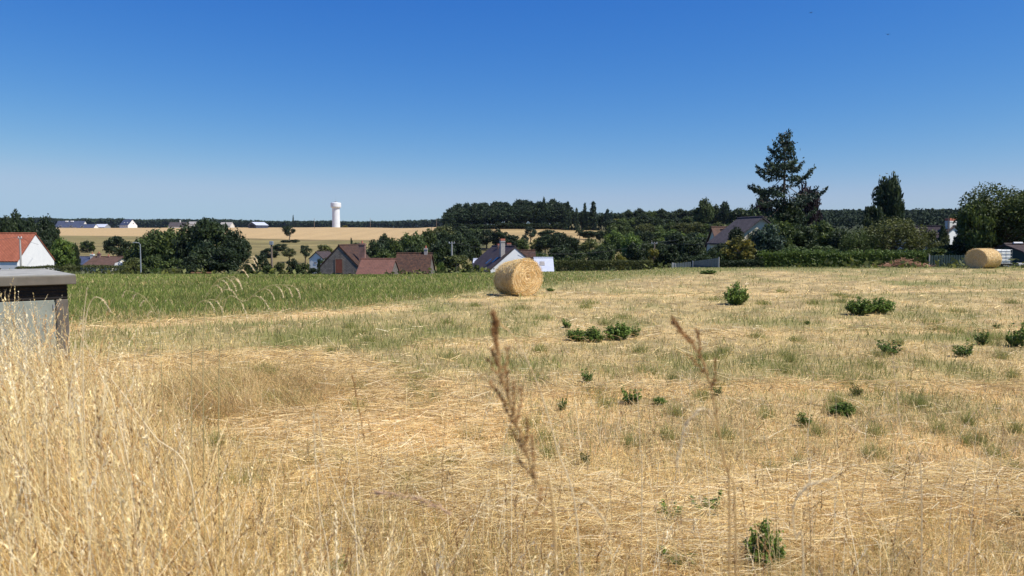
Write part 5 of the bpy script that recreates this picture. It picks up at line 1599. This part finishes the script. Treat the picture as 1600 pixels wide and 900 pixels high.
stem(spath(3.0, (300, 760, 0), (240, 680, 0), (180, 600, 0), (130, 545, 0)), .0021, .0008, 1, 'second long pale stem leaning left, lower than the first', PL, TN, nsp=40, f0=.75, hl=.018, hw=.0036, spread=.3)

# ------------------------------------------------------------------ weeds
def weed_mesh(seed, kind):
    """height 1, half width .5"""
    rs = np.random.default_rng(seed)
    st = MB(); C = []; cv = []; Nn = []
    ns = dict(upright=80, spread=90, open=30)[kind]
    for k in range(ns):
        a = rs.uniform(0, 6.28); r = rs.random() ** .6
        dx_, dy_ = math.cos(a) * r * .46, math.sin(a) * r * .46
        lump = .55 + .45 * math.sin(a * 2 + seed) * math.cos(a * 3 + seed * 2); top = (1.0 - .45 * r ** 2) * rs.uniform(.45, 1) * (.6 + .4 * lump) if kind != 'open' else rs.uniform(.25, 1)
        p0 = Vector((dx_ * .25, dy_ * .25, 0)); p1 = Vector((dx_ * .75, dy_ * .75, top * .5)); p2 = Vector((dx_, dy_, top))
        st.tube([p0, p1, p2], [.008, .006, .003], 4, caps=False)
        nl = dict(upright=52, spread=42, open=26)[kind]
        for q in range(nl):
            t_ = rs.uniform(.12, 1.0); p = (p0 * (1 - t_) ** 2 + p1 * 2 * t_ * (1 - t_) + p2 * t_ ** 2)
            off = Vector(rs.normal(size=3)) * .030
            C.append(tuple(p + off)); cv.append(.3 + .4 * t_ + .3 * rs.random()); Nn.append((off.x, off.y, abs(off.z) + .01))
    C = np.array(C); Nn = np.array(Nn); Nn /= np.linalg.norm(Nn, axis=1, keepdims=True)
    lf = dict(upright=.055, spread=.060, open=.085)[kind]
    V, Fq = leaf_quads(C, lf * rs.uniform(.6, 1.3, len(C)), rs, up=.6, aspect=1.35, nrm=Nn)
    m1 = mesh_np('foliage', V, Fq, extra={'v': np.repeat(np.array(cv), 4)})
    m2 = bpy.data.meshes.new('stems'); m2.from_pydata(st.v, [], st.f); m2.update()
    return m1, m2
WM = {k: [weed_mesh(50 + i, k) for i in range(3)] for k in ('upright', 'spread', 'open')}
M['weedstem'] = noisy('weed_stems', (.10, .12, .05), (.16, .17, .08), 6, .8)
WD = [
 (1149, 476, 46, 42, 'upright', 'weed', 'tall rounded dark green weed bush, left of the two large ones'),
 (1343, 492, 50, 36, 'spread', 'weed', 'left half of the wide low dark green weed bush on the right'),
 (1374, 490, 52, 33, 'spread', 'weed', 'right half of the wide low dark green weed bush on the right'),
 (887, 512, 24, 15, 'open', 'weed', 'small leafy weed at the upper left of the central weed patch'),
 (903, 532, 44, 24, 'spread', 'weed', 'leftmost thick weed of the central patch'),
 (929, 534, 36, 30, 'upright', 'weed', 'second thick weed of the central patch'),
 (965, 530, 54, 33, 'spread', 'weed', 'largest weed of the central patch'),
 (992, 527, 22, 22, 'open', 'weed', 'rightmost loose weed of the central patch'),
 (918, 598, 28, 22, 'open', 'weed', 'single weed below the central patch'),
 (985, 630, 46, 26, 'open', 'weed', 'straggling weed left of the small dense one in the middle ground'),
 (1030, 632, 26, 16, 'spread', 'weed', 'small dense dark weed in the middle ground'),
 (1121, 617, 20, 13, 'open', 'weed', 'tiny weed behind the blurred brown seed head'),
 (1393, 554, 50, 22, 'open', 'weed', 'low weed crossed by the slender pale stem'),
 (1505, 558, 34, 27, 'open', 'weed', 'weed left of the pair at the right edge'),
 (1533, 539, 28, 25, 'open', 'weed', 'dark weed second from the right edge'),
 (1587, 542, 46, 38, 'open', 'weed', 'big dark weed cut by the right edge'),
 (1556, 514, 12, 12, 'open', 'weed', 'tiny weed above the ones at the right edge'),
 (1316, 650, 44, 30, 'spread', 'weed', 'dense dark weed in the lower right middle ground'),
 (1257, 666, 32, 24, 'open', 'weed', 'loose greyish weed left of the dense one'),
 (1338, 618, 26, 18, 'open', 'olive', 'faded half-dry weed above the dense one'),
 (878, 641, 22, 20, 'open', 'weed', 'weed between the brown seed head and the straggling one'),
 (1261, 507, 12, 8, 'spread', 'weed', 'tiny green tuft between the two large weed bushes'),
 (1105, 812, 60, 46, 'open', 'weed', 'dark leafy weed near the bottom, right of centre'),
 (1048, 824, 50, 42, 'open', 'weed', 'smaller weed left of the dark leafy one near the bottom'),
 (1192, 888, 72, 96, 'upright', 'weed', 'tall dark weed at the bottom edge right of centre'),
 (1055, 886, 74, 34, 'open', 'weed', 'flat weed on the bottom edge, centre right'),
 (1590, 815, 30, 22, 'open', 'olive', 'small grey-green weed at the lower right edge'),
 (916, 726, 24, 20, 'open', 'olive', 'grey-green weed in the central foreground'),
 (530, 892, 40, 20, 'open', 'weed', 'flat weed at the bottom left of centre'),
 (860, 455, 16, 7, 'spread', 'weed', 'tiny green tuft right of the nearer bale'),
 (1106, 428, 34, 8, 'spread', 'weed', 'low green tuft in front of the sheet metal fence'),
]
for i, (px, yb, w, hh, kd, mt, lab) in enumerate(WD):
    # intersect pixel ray with the ground
    lo, hi = 2.5, 70.0
    for _ in range(40):
        mid = (lo + hi) / 2; p = P(px, yb, mid)
        if p.z > h(p.x, mid): lo = mid
        else: hi = mid
    Y = lo; p = P(px, yb, Y)
    t = empty('weed_plant', (p.x, Y, h(p.x, Y)), lab, 'weed', 'dark green weeds in the stubble', rz=i * 1.3)
    W_ = w / F * Y; H_ = hh / F * Y * 1.05
    m1, m2 = WM[kd][i % 3]
    c = link('foliage', m1, t, M[mt]); c.scale = (W_, W_, H_)
    c = link('stems', m2, t, M['weedstem']); c.scale = (W_, W_, H_)

# green grass tufts in the stubble
rs = np.random.default_rng(61)
A = Acc()
TF = [(640, 770, 34), (840, 600, 26), (960, 590, 40), (1010, 585, 30), (930, 620, 34), (735, 690, 26), (1440, 640, 26), (655, 640, 24), (1230, 560, 30), (850, 500, 20),
      (380, 760, 30), (700, 560, 26), (1120, 560, 24), (1495, 520, 20), (1380, 560, 20), (450, 640, 20), (350, 760, 30), (1380, 720, 20)]
TF += [(float(rs.uniform(330, 1600)), float(rs.uniform(450, 760)), float(rs.uniform(10, 22))) for _ in range(90)]
for (px, py, w) in TF:
    Yt = (EYE) * F / (py - 373); Xt = GX(px, Yt); ww = w / F * Yt
    n_ = 160
    X = Xt + rs.normal(size=n_) * ww * .45; Y = Yt + rs.normal(size=n_) * ww * .6; Z = H(X, Y)
    A.add(*ribbons(np.stack([X, Y, Z], 1), rs.uniform(.07, .22, n_), rs.uniform(0, 6.28, n_), np.abs(rs.normal(size=n_)) * .3, rs.uniform(.3, 1.4, n_),
                   np.full(n_, max(.003, .0005 * Yt)), mixcol(n_, GREEN, rs), 3, rs))
A.make('green_grass_tufts', 'tufts of fresh green grass dotted over the mown field', 'grass')

# ------------------------------------------------------------------ round bales
def bale_mats():
    m, nt, b = mat_base('rolled_hay', 0.85, 0.2)
    tc = nt.nodes.new('ShaderNodeTexCoord')
    n1 = nt.nodes.new('ShaderNodeTexNoise'); n1.inputs['Scale'].default_value = 9; n1.inputs['Detail'].default_value = 8; n1.inputs['Roughness'].default_value = .75
    mp = nt.nodes.new('ShaderNodeMapping'); mp.inputs['Scale'].default_value = (1.6, .5, .5)
    nt.links.new(tc.outputs['Object'], mp.inputs[0]); nt.links.new(mp.outputs[0], n1.inputs['Vector'])
    nt.links.new(ramp(nt, n1.outputs['Fac'], [(.3, (.32, .20, .09)), (.52, (.58, .42, .21)), (.72, (.80, .64, .38))]), b.inputs['Base Color'])
    bp = nt.nodes.new('ShaderNodeBump'); bp.inputs['Strength'].default_value = .6; bp.inputs['Distance'].default_value = .03
    nt.links.new(n1.outputs['Fac'], bp.inputs['Height']); nt.links.new(bp.outputs[0], b.inputs['Normal'])
    m2, nt, b = mat_base('rolled_hay_end', 0.85, 0.2)
    tc = nt.nodes.new('ShaderNodeTexCoord')
    sx = nt.nodes.new('ShaderNodeSeparateXYZ'); nt.links.new(tc.outputs['Object'], sx.inputs[0])
    def mth(op, a, b_=None):
        q = nt.nodes.new('ShaderNodeMath'); q.operation = op
        for i, v in enumerate((a, b_)):
            if v is None: continue
            if isinstance(v, (int, float)): q.inputs[i].default_value = v
            else: nt.links.new(v, q.inputs[i])
        return q.outputs[0]
    zz = mth('SUBTRACT', sx.outputs[2], .70)
    rr_ = mth('SQRT', mth('ADD', mth('MULTIPLY', sx.outputs[0], sx.outputs[0]), mth('MULTIPLY', zz, zz)))
    an = mth('ARCTAN2', zz, sx.outputs[0])
    nz = texn(nt, 2.5, 3)
    sp = mth('ADD', mth('MULTIPLY', rr_, 62.0), mth('ADD', an, mth('MULTIPLY', nz, 9.0)))
    si = mth('MULTIPLY', mth('ADD', mth('SINE', sp), 1.0), .5)
    fine = texn(nt, 26, 6, .8)
    fac = mth('ADD', mth('MULTIPLY', si, .20), mth('MULTIPLY', fine, .80))
    nt.links.new(ramp(nt, fac, [(.25, (.46, .28, .12)), (.5, (.70, .49, .24)), (.75, (.85, .70, .44))]), b.inputs['Base Color'])
    bp = nt.nodes.new('ShaderNodeBump'); bp.inputs['Strength'].default_value = .7; bp.inputs['Distance'].default_value = .03
    nt.links.new(fac, bp.inputs['Height']); nt.links.new(bp.outputs[0], b.inputs['Normal'])
    return m, m2
HB, HE = bale_mats()

def bale(loc, rz, D, Wl, label, sx=1.0, seed=1, taper=0.0):
    """axis along local Y, front face at -Wl/2; flattened where it rests on the ground"""
    rs = np.random.default_rng(seed)
    t = empty('hay_bale', loc, label, 'hay bale', 'round hay bales', rz)
    Rr = D / 2; na, nl = 96, 26
    def surf(a, y, R0):
        r = R0 * (1 - taper * (y / Wl + .5) ** 1.3) * (1 + .018 * (vnoise(np.cos(a) * 3 + 9, np.sin(a) * 3 + y * .3, seed) - .5) + .035 * (fbm(y * 9 + 3, a * 1.3, seed + 5, 2) - .5) + .02 * (fbm(a * 9, y * 9, seed + 3) - .5))
        x = np.cos(a) * r * sx; z = np.sin(a) * r + Rr * (1 - taper * (y / Wl + .5) ** 1.3)
        sag = np.clip(1 - z / (2 * Rr), 0, 1)
        x = x * (1 + .10 * sag ** 1.5) + .05 * Rr * (1 - sag) * seed / 8
        z = np.maximum(z * (.985 - .02 * np.sin(a * 2 + 1)), .02)
        return x, z
    # rolled side
    aa = np.linspace(0, 2 * np.pi, na, endpoint=False); yy = np.linspace(-Wl / 2, Wl / 2, nl)
    A_, Y_ = np.meshgrid(aa, yy, indexing='xy')
    edge = 1 - .05 * np.clip((np.abs(Y_) - Wl / 2 + .07) / .07, 0, 1) ** 2
    crease = 1 - .035 * np.exp(-((Y_ + Wl * .30) / .03) ** 2)
    x, z = surf(A_, Y_, Rr * edge * crease)
    V = np.stack([x, Y_, z], -1).reshape(-1, 3)
    i = np.arange(nl - 1)[:, None]; k = np.arange(na)[None]
    Fq = np.stack([i * na + k, (i + 1) * na + k, (i + 1) * na + (k + 1) % na, i * na + (k + 1) % na], -1).reshape(-1, 4)
    link('rolled_side', mesh_np('rolled_side', V, Fq, smooth=True), t, HB)
    for sgn in (-1, 1):
        rr_ = np.linspace(.0001, 1, 30)
        A2, R2 = np.meshgrid(aa, rr_, indexing='xy')
        xx, z2 = surf(A2, np.full(A2.shape, sgn * Wl / 2), Rr * .95)
        xx = xx * R2; zc_ = Rr * (1 - taper * (.5 + sgn * .5)); z2 = (z2 - zc_) * R2 + zc_
        y2 = sgn * (Wl / 2 + .04 * (1 - R2 ** 2) + .018 * (fbm(R2 * 14 + A2 * .16, A2 * 1.0 * 0 + 1, seed + 8) - .5) * (R2 < .99)) + 0 * A2
        y2 = y2 - sgn * .06 * np.exp(-(R2 / .07) ** 2)
        V = np.stack([xx, y2, z2], -1).reshape(-1, 3)
        i = np.arange(29)[:, None]
        q = np.stack([i * na + k, (i + 1) * na + k, (i + 1) * na + (k + 1) % na, i * na + (k + 1) % na], -1).reshape(-1, 4)
        if sgn > 0: q = q[:, ::-1]
        link('end_face', mesh_np('end_face', V, q, smooth=True), t, HE)
    # loose straws
    A = Acc()
    n_ = 5200
    a = rs.uniform(0, 6.28, n_); y = rs.uniform(-Wl / 2, Wl / 2, n_)
    x, z = surf(a, y, Rr * .998)
    m = z > .06; a, y, x, z = a[m], y[m], x[m], z[m]; n_ = len(a)
    d = np.stack([-np.sin(a) * sx, rs.normal(size=n_) * .35, np.cos(a)], 1) * rs.choice([-1, 1], n_)[:, None] + np.stack([np.cos(a), 0 * a, np.sin(a)], 1) * rs.uniform(.02, .35, n_)[:, None]
    def straws(p, d, ln, w):
        nn = len(p)
        d = d / np.linalg.norm(d, axis=1, keepdims=True)
        s = np.cross(d, rs.normal(size=(nn, 3))); s /= np.linalg.norm(s, axis=1, keepdims=True)
        V = np.stack([p - s * w, p + s * w, p + d * ln[:, None] + s * w * .5, p + d * ln[:, None] - s * w * .5], 1).reshape(-1, 3)
        A.add(V, np.arange(4 * nn).reshape(nn, 4), np.repeat(mixcol(nn, STRAW + PALE, rs), 4, 0))
    straws(np.stack([x, y, z], 1), d, rs.uniform(.05, .16, n_), .004)
    n_ = 3600
    a = rs.uniform(0, 6.28, n_); r = np.sqrt(rs.random(n_)) * Rr * .94; sg = rs.choice([-1, 1], n_)
    kt = 1 - taper * (sg * .5 + .5)
    p = np.stack([np.cos(a) * r * sx * kt, sg * (Wl / 2 + .045 * (1 - (r / Rr) ** 2)), (np.sin(a) * r + Rr) * kt], 1)
    m = p[:, 2] > .05; p, a, sg = p[m], a[m], sg[m]; n_ = len(p)
    d = np.stack([-np.sin(a), sg * rs.uniform(.02, .5, n_), np.cos(a)], 1)
    straws(p, d, rs.uniform(.04, .15, n_), .004)
    # fringe at the rim and skirt on the ground
    n_ = 1500
    a = rs.uniform(0, 6.28, n_); sg = rs.choice([-1, 1], n_)
    kt = 1 - taper * (sg * .5 + .5)
    p = np.stack([np.cos(a) * Rr * .95 * sx * kt, sg * Wl / 2 * .99, np.maximum((np.sin(a) * Rr * .95 + Rr) * kt, .03)], 1)
    d = np.stack([np.cos(a), sg * rs.uniform(0, 1.2, n_), np.sin(a) * .8], 1) + rs.normal(size=(n_, 3)) * .5
    straws(p, d, rs.uniform(.04, .13, n_), .004)
    A.make('loose_straws', None, None, parent=t)
    return t
b1 = P(808, 462, 29.9)
bale((b1.x, 29.9, h(b1.x, 29.9) - .02), R(37), 1.45, 1.28, 'nearer round hay bale with its spiral end lit, in front of the white gabled house', seed=3, taper=.13)
b2 = P(1538, 419, 57.6)
bale((b2.x, 57.8, h(b2.x, 57.8) - .03), R(-66), 1.50, 1.60, 'far round hay bale with shaded end at the right, next to the caged tank', sx=1.16, seed=8)

# ------------------------------------------------------------------ the air: slight summer haze
hz = MB(); hz.box(-3950, 3950, -3950, 3950, -11, 60)
hm = bpy.data.materials.new('haze_air'); hm.use_nodes = True
hn = hm.node_tree; hn.nodes.clear()
ho_ = hn.nodes.new('ShaderNodeOutputMaterial'); pv = hn.nodes.new('ShaderNodeVolumePrincipled')
pv.inputs['Density'].default_value = 0.00003
pv.inputs['Color'].default_value = (0.62, 0.76, 1.0, 1)
hn.links.new(pv.outputs[0], ho_.inputs['Volume'])
hb_ = hz.build('haze', hm)
tag(hb_, 'faint summer haze filling the air over the valley', 'haze', kind='stuff')
